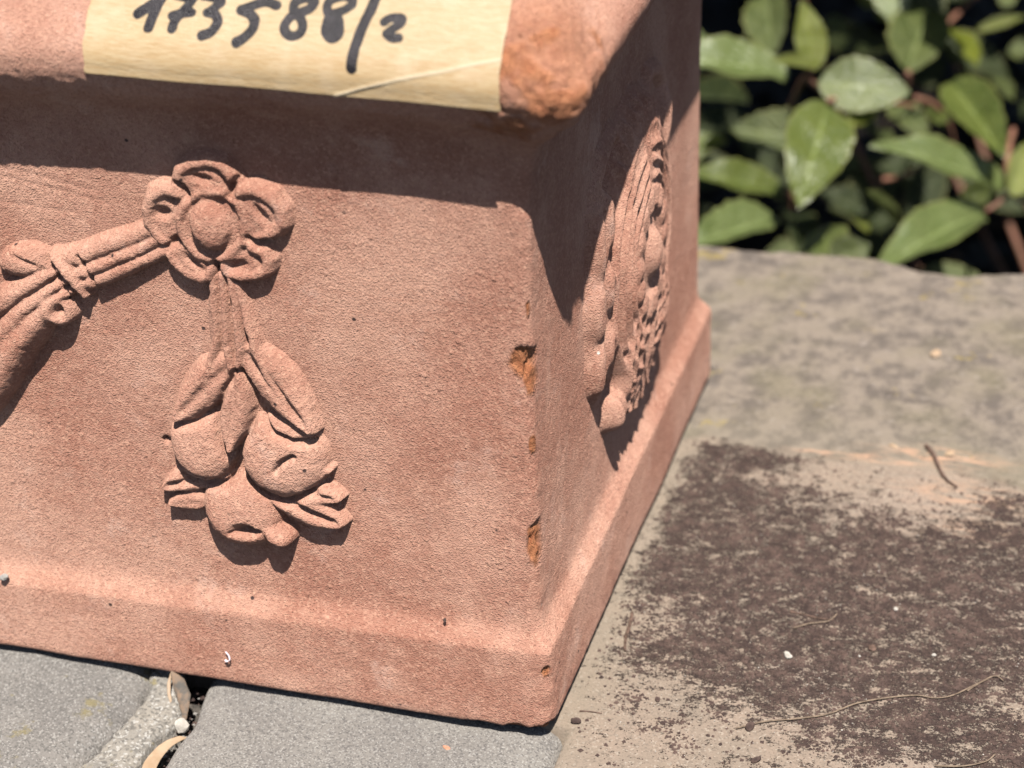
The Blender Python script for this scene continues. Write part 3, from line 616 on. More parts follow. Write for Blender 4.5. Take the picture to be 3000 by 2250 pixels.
# grainy arris
cornerm = np.exp(-((X + 3) / 7) ** 2 - ((Y - 3) / 6) ** 2)
D += cornerm * (.30 * fbm(X, Y, Z, 4.5, 3, 8))
chipm = 0 * X
def chip(c, r, depth, seed, tri=0):
    global D, chipm
    q = np.sqrt(((X - c[0]) / r[0]) ** 2 + ((Y - c[1]) / r[1]) ** 2 + ((Z - c[2] + tri * (X - c[0])) / r[2]) ** 2) + .30 * fbm(X, Y, Z, 4, 3, seed)
    m = sst(1.0, .78, q)
    D = D - m * depth * (.75 + .35 * fbm(X, Y, Z, 2.2, 3, seed + 9)); chipm = np.maximum(chipm, m)
ch = FACE['chips']
chip((ch[0][0] + .3, 3, ch[0][1] - .5), (4.8, 7, 5.0), 1.7, 40)
chip((ch[1][0] + .6, 3, ch[1][1] + .5), (3.6, 7, 5.6), 1.1, 41)
chip((ch[2][0] + .5, 3.7, ch[2][1] - .5), (4.6, 6.5, 7.8), 1.7, 42, .4)
chip((-3.6, 4.0, 120), (1.6, 2.4, 2.6), .5, 47); chip((-3.6, 4.0, 84), (1.5, 2.4, 3.4), .45, 48)
chip((-1, 1, 1), (4.5, 5, 2.8), 1.4, 43); chip((-9, 0, -.2), (7.0, 5, 2.2), 1.0, 44); chip((-20, 0, -.6), (6, 5, 1.8), .8, 45)
chip((-.5, 0, 20), (1.6, 2, 2.4), 1.0, 46)
# worn rim corner
rc = np.exp(-((X - 9) / 20) ** 2 - ((Y + 9) / 20) ** 2) * sst(165, 172, Z)
rough_zone = sst(.20, .62, rc * (1.15 + .5 * noise(X, Y, Z, 9, 50)) * sst(200, 184, Z))
D += rough_zone * (.75 * fbm(X, Y, Z, 8, 3, 51) + .42 * fbm(X, Y, Z, 2.6, 3, 52)) - .6 * rough_zone
chipm = np.maximum(chipm, .9 * sst(.25, .6, rough_zone) * sst(-.5, .35, noise(X, Y, Z, 7, 53) + .3 * noise(X, Y, Z, 2, 54)))
chipm = np.maximum(chipm, rc * .55 * (Z > 178) * (X > -8))
# coarse underside of the rim
und = isr * sst(172, 175.5, Z) * sst(184, 179, Z) * (PR[:, 0] > 8)[:, None] * sst(-100, -108, X)
und2 = isr * sst(168, 172, Z) * sst(180.5, 178, Z) * (PR[:, 0] > 8)[:, None]
D += np.maximum(und, und2) * .20 * fbm(X, Y, Z, 1.8, 2, 60)
# a nail hole and scratches beside the garland
hx, hz = FACE['hole']
D -= 2.5 * sst(1.4, .6, np.hypot((X - hx) / 1.1, (Z - hz) / .8)) * (Y < 6)
D += .28 * np.clip(noise(X, Y, Z, 1.3, 61), 0, 1) * np.exp(-((X - FACE['grit'][0]) / 9) ** 2 - ((Z - FACE['grit'][1]) / 7) ** 2) * (Y < 6)
for (a, c) in FACE['scr']:
    ax, az = a; cx, cz = c; t = np.clip(((X - ax) * (cx - ax) + (Z - az) * (cz - az)) / ((cx - ax) ** 2 + (cz - az) ** 2), 0, 1)
    D -= .22 * np.exp(-(np.hypot(X - ax - t * (cx - ax), Z - az - t * (cz - az)) / .5) ** 2) * (Y < 6)
D = np.where(PR[:, 0][:, None] < -6, lo * .3, D)
sg = sag(X, Z) * (Y < 30)
sgy = np.clip((30 - Y) / 25, 0, 1)
PX = X + NRM[..., 0] * D; PY = Y + NRM[..., 1] * D; PZ = Z + NRM[..., 2] * D + sag(X, Z) * sgy
PZ = PZ - 2.6 * np.exp(-((X - 7) / 12) ** 2 - ((Y + 7) / 12) ** 2) * sst(156, 170, Z) * sst(196, 184, Z)
PZ = np.maximum(PZ, .02)
G = np.stack([PX, PY, PZ], -1); CH = chipm
def rows(name, a, b):
    g = G[a:b + 1]; return mesh_np(name, g.reshape(-1, 3), gridfaces(g.shape[0], nc, True), M_TERRA, planter, attrs={'chip': CH[a:b + 1].ravel()})
rows('base_moulding', 0, nb - 1)
rows('body', nb - 1, nbo - 1)
rows('rim', nbo - 1, len(PR) - 1)
V_, F_ = box(-WX + 8, -8, 8, LY - 8, 2, 14)
mesh_np('bottom_plate', V_, F_, M_TERRA, planter, smooth=False)

# ---- relief
def prim_h(p, U, V):
    k = p[0]
    if k == 't':
        H = np.zeros_like(U); pts = p[1]
        for (a, b) in zip(pts[:-1], pts[1:]):
            dx, dz = b[0] - a[0], b[1] - a[1]
            t = np.clip(((U - a[0]) * dx + (V - a[1]) * dz) / (dx * dx + dz * dz), 0, 1)
            d = np.hypot(U - a[0] - t * dx, V - a[1] - t * dz); r = a[2] + t * (b[2] - a[2]); h = a[3] + t * (b[3] - a[3])
            H = np.maximum(H, h * np.clip(1 - (d / r) ** 2.1, 0, 1) ** .72)
        return H
    if k in 'bp':
        u, v, ru, rv, rot = p[1:6]; a = math.radians(rot); c, s = math.cos(a), math.sin(a)
        x = (U - u) * c + (V - v) * s; y = -(U - u) * s + (V - v) * c; q = np.sqrt((x / ru) ** 2 + (y / rv) ** 2)
        if k == 'p': return p[6] * np.exp(-q ** 3.0)
        return p[6] * np.sqrt(np.clip(1 - q ** p[7], 0, 1)) * (1 - (p[8] if len(p) > 8 else 0) * y / rv)
    if k == 'z':          # a ring of raised ridges, as in a rosette
        u, v, ru, rv, q0, q1, n_, h, amp, tw, ph = p[1:]
        x = (U - u) / ru; y = (V - v) / rv; q = np.hypot(x, y); th = np.arctan2(y, x)
        s = (q - q0) / (q1 - q0); win = np.clip(np.minimum(s * 5, (1 - s) * 6), 0, 1) ** .5
        rdg = np.abs(np.cos(n_ * th / 2 + tw * s + ph)) ** .8
        edge = np.clip((1.03 + .03 * rdg - s) * 5, 0, 1) ** .5 * (s > 0)
        return np.where((s > 0) & (s < 1.1), (h + amp * rdg) * edge * np.clip(s * 8, 0, 1) ** .5, 0)
    if k == 'l':
        u0, v0, u1, v1, wd, h0, h1, g, sh = p[1:]
        L = math.hypot(u1 - u0, v1 - v0); ex, ez = (u1 - u0) / L, (v1 - v0) / L
        t = ((U - u0) * ex + (V - v0) * ez) / L; d = -(U - u0) * ez + (V - v0) * ex
        tc = np.clip(t, 0.001, .999); wv = wd * np.sin(np.pi * tc ** .8) ** .75 + 1e-3
        H = (h0 + (h1 - h0) * tc) * np.sqrt(np.clip(1 - (np.abs(d) / wv) ** 2.4, 0, 1)) * ((t > 0) & (t < 1)) * np.clip(np.minimum(tc, 1 - tc) * 14, 0, 1) ** .5
        return np.where(H > 0, np.maximum(H - g * np.exp(-(d / (.16 * wd + .25)) ** 2) * np.clip(np.sin(np.pi * tc) * 1.6, 0, 1), .1), 0)
    if k == 'g':
        G_ = np.zeros_like(U); pts = p[1]
        for (a, b) in zip(pts[:-1], pts[1:]):
            dx, dz = b[0] - a[0], b[1] - a[1]
            t = np.clip(((U - a[0]) * dx + (V - a[1]) * dz) / (dx * dx + dz * dz), 0, 1)
            d = np.hypot(U - a[0] - t * dx, V - a[1] - t * dz)
            G_ = np.maximum(G_, (a[3] + t * (b[3] - a[3])) * np.exp(-(d / a[2]) ** 2))
        return G_
def bounds(ps):
    lo_ = [1e9, 1e9]; hi_ = [-1e9, -1e9]
    def acc(u, v, r):
        lo_[0] = min(lo_[0], u - r); lo_[1] = min(lo_[1], v - r); hi_[0] = max(hi_[0], u + r); hi_[1] = max(hi_[1], v + r)
    for p in ps:
        if p[0] == 't': [acc(q[0], q[1], q[2]) for q in p[1]]
        elif p[0] in 'bz': acc(p[1], p[2], 1.15 * max(p[3], p[4]))
        elif p[0] == 'l': acc(p[1], p[2], p[5]); acc(p[3], p[4], p[5])
    return lo_, hi_
def blur(H, n):
    for _ in range(n):
        H = (np.roll(H, 1, 0) + np.roll(H, -1, 0) + 2 * H) / 4; H = (np.roll(H, 1, 1) + np.roll(H, -1, 1) + 2 * H) / 4
    return H
RK = 0
def relief_group(base, kids, parent, side, step=.24, nblur=2, rough=.10, p=9., cuts=(), soft=1.):
    """one continuous moulded surface; its faces are shared out to the motif each belongs to"""
    global RK
    RK += 1
    els = [base] + list(kids)
    bb = [bounds(ps) for _, ps in els]
    lo_ = np.min([b[0] for b in bb], 0); hi_ = np.max([b[1] for b in bb], 0)
    us = np.arange(lo_[0] - 1.5, hi_[0] + 1.5, step); vs = np.arange(lo_[1] - 1.5, hi_[1] + 1.5, step)
    U, V = np.meshgrid(us, vs)
    Uw = U + .26 * fbm(U, V, 0, 6, 2, 90 + RK) + .12 * soft * noise(U, V, 1, 1.4, 91); Vw = V + .26 * fbm(U, V, 5, 6, 2, 95 + RK) + .12 * soft * noise(U, V, 2, 1.4, 92)
    acc = np.zeros_like(U); best = np.zeros_like(U); lab = np.zeros(U.shape, int)
    for i, ((nm, ps), (bl, bh)) in enumerate(zip(els, bb)):
        j0, j1 = np.searchsorted(us, (bl[0] - 1.2, bh[0] + 1.2)); i0, i1 = np.searchsorted(vs, (bl[1] - 1.2, bh[1] + 1.2))
        sl_ = (slice(i0, i1), slice(j0, j1)); u_, v_ = Uw[sl_], Vw[sl_]
        H = np.zeros_like(u_); S_ = np.zeros_like(u_)
        for q in ps:
            h = prim_h(q, u_, v_)
            if q[0] in 'gp': S_ = S_ + h
            else: H = np.maximum(H, h)
        H = np.where(H > .05, np.maximum(H - S_, .3), 0)
        acc[sl_] += (H / 4.) ** p
        w_ = H > best[sl_]; lab[sl_] = np.where(w_, i, lab[sl_]); best[sl_] = np.maximum(best[sl_], H)
    H = 4. * acc ** (1 / p); H = np.where(best > 0, np.minimum(H, best + .5), 0)
    for c_ in cuts:
        H = np.where(H > .3, np.maximum(H - prim_h(c_, Uw, Vw), .3), H)
    H = blur(H, nblur); Hs = blur(H, 10); H = H + .35 * soft * (H - Hs) * sst(.4, 1.5, H)
    on = sst(.1, 1.2, H)
    H2 = H + on * (rough * fbm(U, V, 0, 2.4, 3, 97) + .22 * soft * fbm(U, V, 0, 7, 2, 99) + .09 * soft * noise(U, V, 0, .7, 98))
    crease = sst(.15, .7, Hs - H) * on; H2 = H2 + crease * soft * .22 * noise(U, V, 3, .9, 96)
    off = np.where(H < .35, H2 - .45 * (1 - H / .35), H2)
    if side == 'front':
        b0 = dlow(U, 0 * U + BY, V); Pn = np.stack([U, BY - b0 - off, V], -1)
    else:
        b0 = dlow(0 * U - BY, U, V); Pn = np.stack([-BY + b0 + off, U, V], -1)
    Pn = Pn.reshape(-1, 3); Fq = gridfaces(*U.shape)
    keep = H.ravel()[Fq].max(1) > .012; Fq = Fq[keep]; lb = lab.ravel()[Fq[:, 0]]
    par = parent
    for i, (nm, ps) in enumerate(els):
        f_ = Fq[lb == i]
        if len(f_) < 4 and i: continue
        Vv, Fc, at = compact(Pn, f_, {'chip': np.zeros(len(Pn))})
        o = mesh_np(nm, Vv, Fc, M_TERRA, par, attrs=at)
        if i == 0: par = o
    return par
for rname, rd_ in REL.items():
    relief_group((rname, rd_['base'][1]), rd_['kids'], planter, 'front', cuts=rd_.get('cuts', ()))
# cartouche on the right face, centre (a,c) = (95, 92)
cA, cC = 95., 92.
def mv(p):
    p = list(p)
    if p[0] == 't' or p[0] == 'g': p[1] = [(cA + q[0], cC + q[1]) + tuple(q[2:]) for q in p[1]]
    elif p[0] == 'l': p[1] += cA; p[2] += cC; p[3] += cA; p[4] += cC
    else: p[1] += cA; p[2] += cC
    return tuple(p)
def mir(p):
    p = list(p)
    if p[0] in 'tg': p[1] = [(-q[0],) + tuple(q[1:]) for q in p[1]]
    elif p[0] == 'l': p[1] = -p[1]; p[3] = -p[3]
    else: p[1] = -p[1]; p[5] = -p[5]
    return tuple(p)
ORN = []
def RM(name, ps, both=False, far=None):
    ORN.append((name, [mv(p) for p in ps]))
    if both:
        q = [list(mir(p)) for p in ps]
        for p in q:
            if far and p[0] == 'b': p[6] *= far
        ORN.append((name, [mv(tuple(p)) for p in q]))
RM('cartouche_relief', [('b', 0, 3, 34, 43, 0, 4.6, 3), ('b', 0, 0, 31, 36, 0, 6.1, 3), ('b', -35, 2, 9.5, 30, 0, 3.4, 4), ('b', 35, 2, 9.5, 30, 0, 2.4, 4)])
RM('collar', [('b', 0, 0, 12.5, 15, 0, 7.0, 3), ('p', 0, 0, 9.2, 11.2, 0, 4.0)])
RM('boss', [('b', 0, 0, 7.2, 9.6, 0, 9.6, 2.4)])
RM('petal_ring', [('z', 0, 0, 17, 20, .58, 1.0, 14, 6.4, 1.1, .4, .3)])
for k, (ra, rb, hh) in enumerate(((18.5, 22.5, 7.4), (22.5, 27.0, 7.2), (26.2, 31.5, 6.7), (29.8, 36.0, 5.6))):
    pts = []
    for j in range(15):
        a = math.radians(98 + 11.2 * j); wob = 1 + .022 * math.sin(j * 1.7 + k * 2)
        pts.append((ra * wob * math.cos(a), rb * wob * math.sin(a) - 1, 1.75 + .15 * math.sin(j * 1.1 + k), hh + .2 * math.sin(j * .9 + k * 1.3)))
    RM('strand', [('t', pts)], True)
for i in range(9):
    a = math.radians(46 + 11 * i); c, s = math.cos(a), math.sin(a)
    RM('fan_leaf', [('l', 13 * c, 15 + 3 * s, 30 * c, 9 + 36 * s, 4.4, 6.8, 4.8, .7, .5)])
for x0 in (3.5, 9.5, 15.5, 21):
    RM('strand', [('t', [(x0 * .8, -14, 2.2, 6.9), (x0 * .95 + .8, -22, 2.6, 7.1), (x0 * 1.0 - .4, -31, 2.7, 6.5), (x0 * .85 - .3, -38, 2.5, 4.8)])], True)
for cc, hh in ((21, 11.5), (2, 9.3), (-15, 8.6)):
    RM('scroll', [('b', -40.5 + abs(cc) * .1, cc, 4.8, hh, 0, 4.5, 4.2), ('g', [(-37.5, cc + hh * .7, .9, 2.0), (-37.5, cc - hh * .7, .9, 2.0)])], True, .5)
    RM('scroll', [('b', -33, cc + 3, 4.6, hh * .9, 12, 5.6, 3.0), ('p', -32, cc + 1, 1.3, hh * .45, 10, 2.2)], True, .8)
RM('scroll', [('t', [(-37, 33, 2.6, 2.4), (-30, 40, 2.8, 2.8), (-19, 43, 2.4, 2.8), (-14, 37, 2.0, 2.6)])], True)
for i in range(7):
    a = math.radians(218 + 17 * i); c, s = math.cos(a), math.sin(a)
    RM('palmette_leaf', [('l', 3 * c, -27 + 3 * s, 26 * c, -27 + 20.5 * s, 3.8, 4.6, 6.4, 1.9, .5)])
RM('drop', [('b', -25, -36, 4.8, 6.2, 0, 6.4, 3.0), ('g', [(-25, -31, .9, 2.4), (-24, -42, .9, 2.4)])], True, .8)
relief_group(ORN[0], ORN[1:], planter, 'right', step=.32, nblur=7, rough=.06, p=5., soft=.15)

# ---- paper tape with the handwritten number
RS = np.arange(len(RIMP)) / 24.
RL = np.r_[0, np.cumsum(np.hypot(*np.diff(RIMP, axis=0).T))]
def s2l(s): return np.interp(s, RS, RL)
def rim_at(x, l, off):
    o = np.interp(l, RL, RIMP[:, 0]); z = np.interp(l, RL, RIMP[:, 1])
    do = np.interp(l + .6, RL, RIMP[:, 0]) - np.interp(l - .6, RL, RIMP[:, 0]); dz = np.interp(l + .6, RL, RIMP[:, 1]) - np.interp(l - .6, RL, RIMP[:, 1])
    nn = np.hypot(do, dz); no, nz = dz / nn, -do / nn
    y = BY - o; lo_ = dlow(x, y, z)
    return np.stack([x + 0 * l, y - no * (lo_ + off), z + nz * (lo_ + off) + sag(x, z)], -1)
xs = np.linspace(-100.6, -3.9, 300)
zt = 177.9
# lower edge: straight across although the rim sags under it
low = np.array([s2l(np.interp(zt - sag(x, 178), RIMP[:340, 1], RS[:340])) for x in xs])
NV = 130
tv = np.linspace(0, 1, NV)
top_l = RL[int(24 * 14.7)]
Lg = low[None, :] + (top_l - low)[None, :] * tv[:, None]; Xg = np.repeat(xs[None, :], NV, 0)
Xg = Xg + (np.abs(Xg + 51) / 49) ** 12 * .25 * noise(0 * Lg, Lg, 0, 1.5, 71)
cr = [(a, s2l(s)) for a, s in CREASE]; cd_ = 1e9 + 0 * Xg
for a, b in zip(cr[:-1], cr[1:]):
    dx, dl = b[0] - a[0], b[1] - a[1]; t = np.clip(((Xg - a[0]) * dx + (Lg - a[1]) * dl) / (dx * dx + dl * dl), 0, 1)
    cd_ = np.minimum(cd_, np.hypot(Xg - a[0] - t * dx, Lg - a[1] - t * dl))
def tape_off(x, l, cdist):
    return .36 + .15 * fbm(x * .6, l, 0, 11, 3, 73) + .28 * np.exp(-(cdist / .35) ** 2)
lift = .25 * np.exp(-((Lg - low[None, :]) / 1.2) ** 2)
Pt = rim_at(Xg, Lg, tape_off(Xg, Lg, cd_) + lift)
tape = mesh_np('paper_label', Pt.reshape(-1, 3), gridfaces(NV, len(xs))[:, ::-1], M_PAPER, planter, attrs={'crease': .75 * np.exp(-(cd_ / .38) ** 2)})
sm = tape.modifiers.new('thick', 'SOLIDIFY'); sm.thickness = .00008; sm.offset = 0
# ink: marching squares of the stroke distance
xi = np.arange(-93, -16, .3); li = np.arange(s2l(7.2), s2l(14.3), .3)
XI, LI = np.meshgrid(xi, li); SD = 9 + 0 * XI
for r, pts in INK:
    q = [(a, s2l(s)) for a, s in pts]
    # round the polyline
    if len(q) > 2: q = [tuple(v) for v in catmull(q, 5)]
    for a, b in zip(q[:-1], q[1:]):
        dx, dl = b[0] - a[0], b[1] - a[1]; t = np.clip(((XI - a[0]) * dx + (LI - a[1]) * dl) / (dx * dx + dl * dl + 1e-9), 0, 1)
        SD = np.minimum(SD, np.hypot(XI - a[0] - t * dx, LI - a[1] - t * dl) - r)
SD = SD + .10 * fbm(XI, LI, 0, 1.6, 2, 74)
vv = []; ff = []; cache = {}
def addv(key, x, l):
    if key not in cache: cache[key] = len(vv); vv.append((x, l))
    return cache[key]
nr_, nc_ = SD.shape
cells = np.argwhere((np.minimum(np.minimum(SD[:-1, :-1], SD[1:, :-1]), np.minimum(SD[:-1, 1:], SD[1:, 1:])) < 0))
for i, j in cells:
    cs = [(i, j), (i, j + 1), (i + 1, j + 1), (i + 1, j)]; poly = []
    for k in range(4):
        a = cs[k]; b = cs[(k + 1) % 4]; sa, sb = SD[a], SD[b]
        if sa < 0: poly.append(addv(a, XI[a], LI[a]))
        if (sa < 0) != (sb < 0):
            t = sa / (sa - sb); key = (min(a, b), max(a, b))
            poly.append(addv(key, XI[a] + t * (XI[b] - XI[a]), LI[a] + t * (LI[b] - LI[a])))
    if len(poly) >= 3: ff.append(poly)
vv = np.array(vv); Pi = rim_at(vv[:, 0], vv[:, 1], .36 + .15 * fbm(vv[:, 0] * .6, vv[:, 1], 0, 11, 3, 73) + .07)
me = bpy.data.meshes.new('handwritten_number'); me.from_pydata((Pi * .001).tolist(), [], ff)
for p_ in me.polygons: p_.use_smooth = True
me.materials.append(M_INK); io = bpy.data.objects.new('handwritten_number', me); C.objects.link(io); io.parent = tape

# ------------------------------------------------------------------ small things on the stone
rng = np.random.default_rng(7)
def ico(sub=1):
    import bmesh
    bm = bmesh.new(); bmesh.ops.create_icosphere(bm, subdivisions=sub, radius=1)
    V = np.array([v.co[:] for v in bm.verts]); F_ = np.array([[v.index for v in f.verts] for f in bm.faces]); bm.free(); return V, F_
def pebble(name, c, r, mat, label, cat, group=None, seed=0, ang=.35, parent=None, sub=2):
    V, F_ = ico(sub); n = 1 + ang * fbm(V[:, 0], V[:, 1], V[:, 2] + seed * 7, 1.1, 2, seed)
    if ang > .3: n = np.round(n * 5) / 5 * .5 + n * .5
    V = V * n[:, None] * np.array(r)
    a = seed * 1.3; ca, sa = math.cos(a), math.sin(a); V = np.stack([V[:, 0] * ca - V[:, 1] * sa, V[:, 0] * sa + V[:, 1] * ca, V[:, 2]], -1)
    V[:, 2] -= V[:, 2].min()
    o = mesh_np(name, V, F_, mat, smooth=ang < .3); o.location = (c[0] / 1000, c[1] / 1000, c[2] / 1000)
    if parent: o.parent = parent
    return tag(o, label, cat, group)
def tube(name, pts, r0, r1, mat, n=7, seed=0, wob=.15, scale=.001, parent=None, sub=4, flat=1.):
    P = catmull(pts, sub); k = len(P); T_ = np.gradient(P, axis=0); T_ /= np.linalg.norm(T_, axis=1, keepdims=True) + 1e-9
    up = np.array([0, 0, 1.]); A = np.cross(T_, up); A /= np.linalg.norm(A, axis=1, keepdims=True) + 1e-9; B_ = np.cross(A, T_)
    rad_ = np.linspace(r0, r1, k) * (1 + wob * np.array([noise(i, seed, 0, 2.1, seed) for i in range(k)]))
    th = np.linspace(0, 2 * math.pi, n, endpoint=False)
    V = P[:, None, :] + rad_[:, None, None] * (np.cos(th)[None, :, None] * A[:, None, :] + flat * np.sin(th)[None, :, None] * B_[:, None, :])
    V = V.reshape(-1, 3); Fq = gridfaces(k, n, True)
    V = np.concatenate([V, P[:1], P[-1:]]); a = k * n
    caps = [(a, (j + 1) % n, j, j) for j in range(n)] + [(a + 1, (k - 1) * n + j, (k - 1) * n + (j + 1) % n, (k - 1) * n + (j + 1) % n) for j in range(n)]
    tri = [list(c)[:3] for c in caps]
    me = bpy.data.meshes.new(name); me.from_pydata((V * scale).tolist(), [], Fq.tolist() + tri)
    for p_ in me.polygons: p_.use_smooth = True
    me.materials.append(mat); o = bpy.data.objects.new(name, me); C.objects.link(o)
    if parent: o.parent = parent
    return o
def onslab(pts, dz): return [(x, y, float(slab_z(np.array([x]), np.array([y]))[0]) + dz) for x, y in pts]
tl = ['short brown twig lying upright beside the planter on clean sandstone', 'dark crooked twig on the slab edge line behind the moss', 'thin dark twig lying across the mossy patch', 'tiny black twig fragment below the base corner of the planter']
for i, (p, r) in enumerate(zip(BITS['twig'], (.7, .85, .5, .32))):
    tag(tube('twig', onslab(p, r * .7), r * .8, r * .45, M_TWIG, seed=i + 3, wob=.3), tl[i], 'twig', 'twigs on the sandstone slab')
rl = ['long thin pale root winding across the moss near the bottom edge', 'short fine root curving through the middle of the moss', 'pale root fibre curling in from the bottom edge of the slab', 'looped root fibre beside the long root']
for i, p in enumerate(BITS['root']):
    tag(tube('root_fibre', onslab(p, .7), .25, .16, M_ROOT, n=5, seed=i + 13, wob=.2, sub=6), rl[i], 'root', 'root fibres on the moss')
wl = ['flat white pebble on the dark moss, largest of the white ones', 'small white pebble highest up on the moss', 'tiny round cream pebble right of the largest white pebble', 'tiny pale pebble furthest right on the moss']
for i, (p, r) in enumerate(zip(BITS['pebw'], ((1.5, .9, .6), (.6, .5, .45), (.45, .4, .35), (.6, .45, .4)))):
    pebble('pebble', onslab([p], .1)[0], r, M_WPEB, wl[i], 'pebble', 'pale pebbles on the moss', seed=i + 2)
dl = ['black soil lump just right of the planter base corner', 'black soil lump beside the long root fibre', 'small dark lump beside the upright twig', 'oblong black lump near the bottom edge of the slab', 'dark lump on the bare sandstone right of the upright twig']
for i, (p, r) in enumerate(zip(BITS['pebd'], ((1.3, .9, .9), (1.5, 1.0, 1.0), (.7, .6, .5), (1.5, .8, .8), (.8, .6, .5)))):
    pebble('soil_lump', onslab([p], 0)[0], r, M_CRUMB, dl[i], 'soil lump', 'black soil lumps on the slab', seed=i + 12)
p = BITS['chipo'][0]; pebble('terracotta_flake', (p[0], p[1], -3.2), (1.2, .8, .45), M_OPEB, 'orange clay flake lying on the warm grey cobblestone', 'flake', seed=31)
p = BITS['redchip'][0]; pebble('terracotta_flake', onslab([p], 0)[0], (1.5, 1.1, .35), M_TWIG, 'reddish brown flake lying on the dark moss', 'flake', seed=33)
for i, (p, lb) in enumerate(zip(BITS['dryslab'], ('pale dry bud scale on the far sandstone', 'pale flake beside the crooked twig', 'pinkish chip on the slab edge line'))):
    pebble('dry_scale', onslab([p], 0)[0], ((1.4, 2.2, .8), (1.6, 1.3, .5), (1.8, .7, .3))[i], M_DRY, lb, 'scale', seed=41 + i)
# dark clay crumbs and a curled petal caught on the planter's base
pebble('pebble', (FACE['peb'][0], -.6, 27.0 - 4.0), (1.3, 1.3, 1.0), M_GPEB, 'grey pebble caught on the sloping ledge of the planter base at the left', 'pebble', seed=51)
pebble('soil_crumb', (FACE['crumb'][0], 1.6, 29.8), (.5, .5, .5), M_CRUMB, 'black crumb on the sloping ledge of the planter base', 'crumb', seed=52)
q = FACE['orange']; pebble('terracotta_crumb', (q[0], q[1] - .4, q[2] - .6), (.9, .7, .8), M_OPEB, 'orange clay crumb clinging under the rim near the corner', 'crumb', seed=53)
cu, cv = FACE['curl']
tag(tube('curled_petal', [(cu - .3, -.9, cv + 8.6), (cu + .7, -1.3, cv + 7.8), (cu + .9, -1.5, cv + 6.6), (cu + .1, -1.2, cv + 5.7), (cu - .7, -.7, cv + 5.7)], .2, .36, M_PETAL, n=6, seed=4, sub=5, flat=.5), 'tiny curled white petal stuck to the front of the planter base', 'petal')

# soil and moss crumbs: uncountable, one mesh
def crumbs(name, n, xr_, yr_, dens, smin, smax, mat, seed, dz=0., zf=None):
    g = np.random.default_rng(seed); x = g.uniform(*xr_, n); y = g.uniform(*yr_, n)
    k = g.random(n) < dens(x, y); x = x[k]; y = y[k]; n = len(x)
    s = smin * (smax / smin) ** (g.random(n) ** 2.2); z = (zf or slab_z)(x, y) + dz
    base = np.array([(1, 0, 0), (0, 1, 0), (-1, 0, 0), (0, -1, 0), (0, 0, .8), (0, 0, -.5)], float)
    tri = np.array([(0, 1, 4), (1, 2, 4), (2, 3, 4), (3, 0, 4), (1, 0, 5), (2, 1, 5), (3, 2, 5), (0, 3, 5)])
    V = base[None] * (1 + g.uniform(-.45, .45, (n, 6, 1))) * s[:, None, None]
    V[:, :, 2] *= g.uniform(.6, 1.1, (n, 1)); a = g.uniform(0, 6.28, n); ca, sa = np.cos(a)[:, None], np.sin(a)[:, None]
    V = np.stack([V[..., 0] * ca - V[..., 1] * sa, (V[..., 0] * sa + V[..., 1] * ca), V[..., 2]], -1)
    V = V + np.stack([x, y, z + s * .15], -1)[:, None, :]
    F_ = (tri[None] + (np.arange(n) * 6)[:, None, None]).reshape(-1, 3)
    return mesh_np(name, V.reshape(-1, 3), F_, mat, smooth=False)
def mdens(x, y):
    nz = fbm(x * .75, y * 1.25, 0, 3.4, 3, 201) * .34 + fbm(x * .7, y * 1.3, 0, 12, 2, 203) * .28
    m = mossf(x, y); return np.where(x > 1.5, sst(.38, 1.1, m * .78 + nz * 1.9) * .50 * (m > .03) + .020 * (m > .08) * (y < 156), 0)
o = crumbs('moss_crumbs', 210000, (2, 135), (-14, 156), mdens, .13, .72, M_CRUMB, 5)
tag(o, 'dark brown moss and soil crumbs strewn over the sandstone slab', 'soil crumbs', kind='stuff')
o = crumbs('sand_grains', 1800, (3, 120), (-12, 150), lambda x, y: .5 + 0 * x, .08, .24, M_WPEB, 6, .25)
tag(o, 'scattered pale sand grains on the moss', 'sand grains', kind='stuff')

for nm, n_, m_, sd_, s1 in (('joint_grit', 900, M_CRUMB, 8, 1.0), ('joint_sand_grains', 420, M_GPEB, 9, .8)):
    o = crumbs(nm, n_, (-119, -94), (-75, 6), lambda x, y: 1.0 * ((x > lerp_line(MR, y) - 1.0) & (x < lerp_line(E_R, y) + 1.2) | (np.abs(x - lerp_line(E_L, y)) < 1.1)), .2, s1, m_, sd_, 0, lambda x, y: -10.5 + 1.2 * noise(x, y, 0, 3, 4) + 0 * x)
    tag(o, 'dark grit packed in the joints between the cobblestones' if sd_ == 8 else 'grey sand grains packed in the joints between the cobblestones', 'grit', kind='stuff')
# dry leaf, husks and pebble in the joint between the cobblestones
def strip(name, pts, wds, curl, mat, label, cat, seed=0, nw=9, roll=0.):
    P = catmull(pts, 8); k = len(P); T_ = np.gradient(P, axis=0); T_ /= np.linalg.norm(T_, axis=1, keepdims=True)
    up = np.array([math.sin(roll), 0, math.cos(roll)]); A = np.cross(T_, up); A /= np.linalg.norm(A, axis=1, keepdims=True); B_ = np.cross(A, T_)
    wv = np.interp(np.linspace(0, 1, k), np.linspace(0, 1, len(wds)), wds); s = np.linspace(-1, 1, nw)
    an = s * curl
    V = P[:, None] + wv[:, None, None] * (np.sin(an)[None, :, None] * A[:, None] / curl + (np.cos(an) - 1)[None, :, None] * B_[:, None] / curl)
    V = V + .12 * noise(V[..., 0], V[..., 1], V[..., 2], 1.5, seed)[..., None]
    o = mesh_np(name, V.reshape(-1, 3), gridfaces(k, nw), mat); sm = o.modifiers.new('thick', 'SOLIDIFY'); sm.thickness = .0002
    return tag(o, label, cat)
d = BITS['dryleaf']
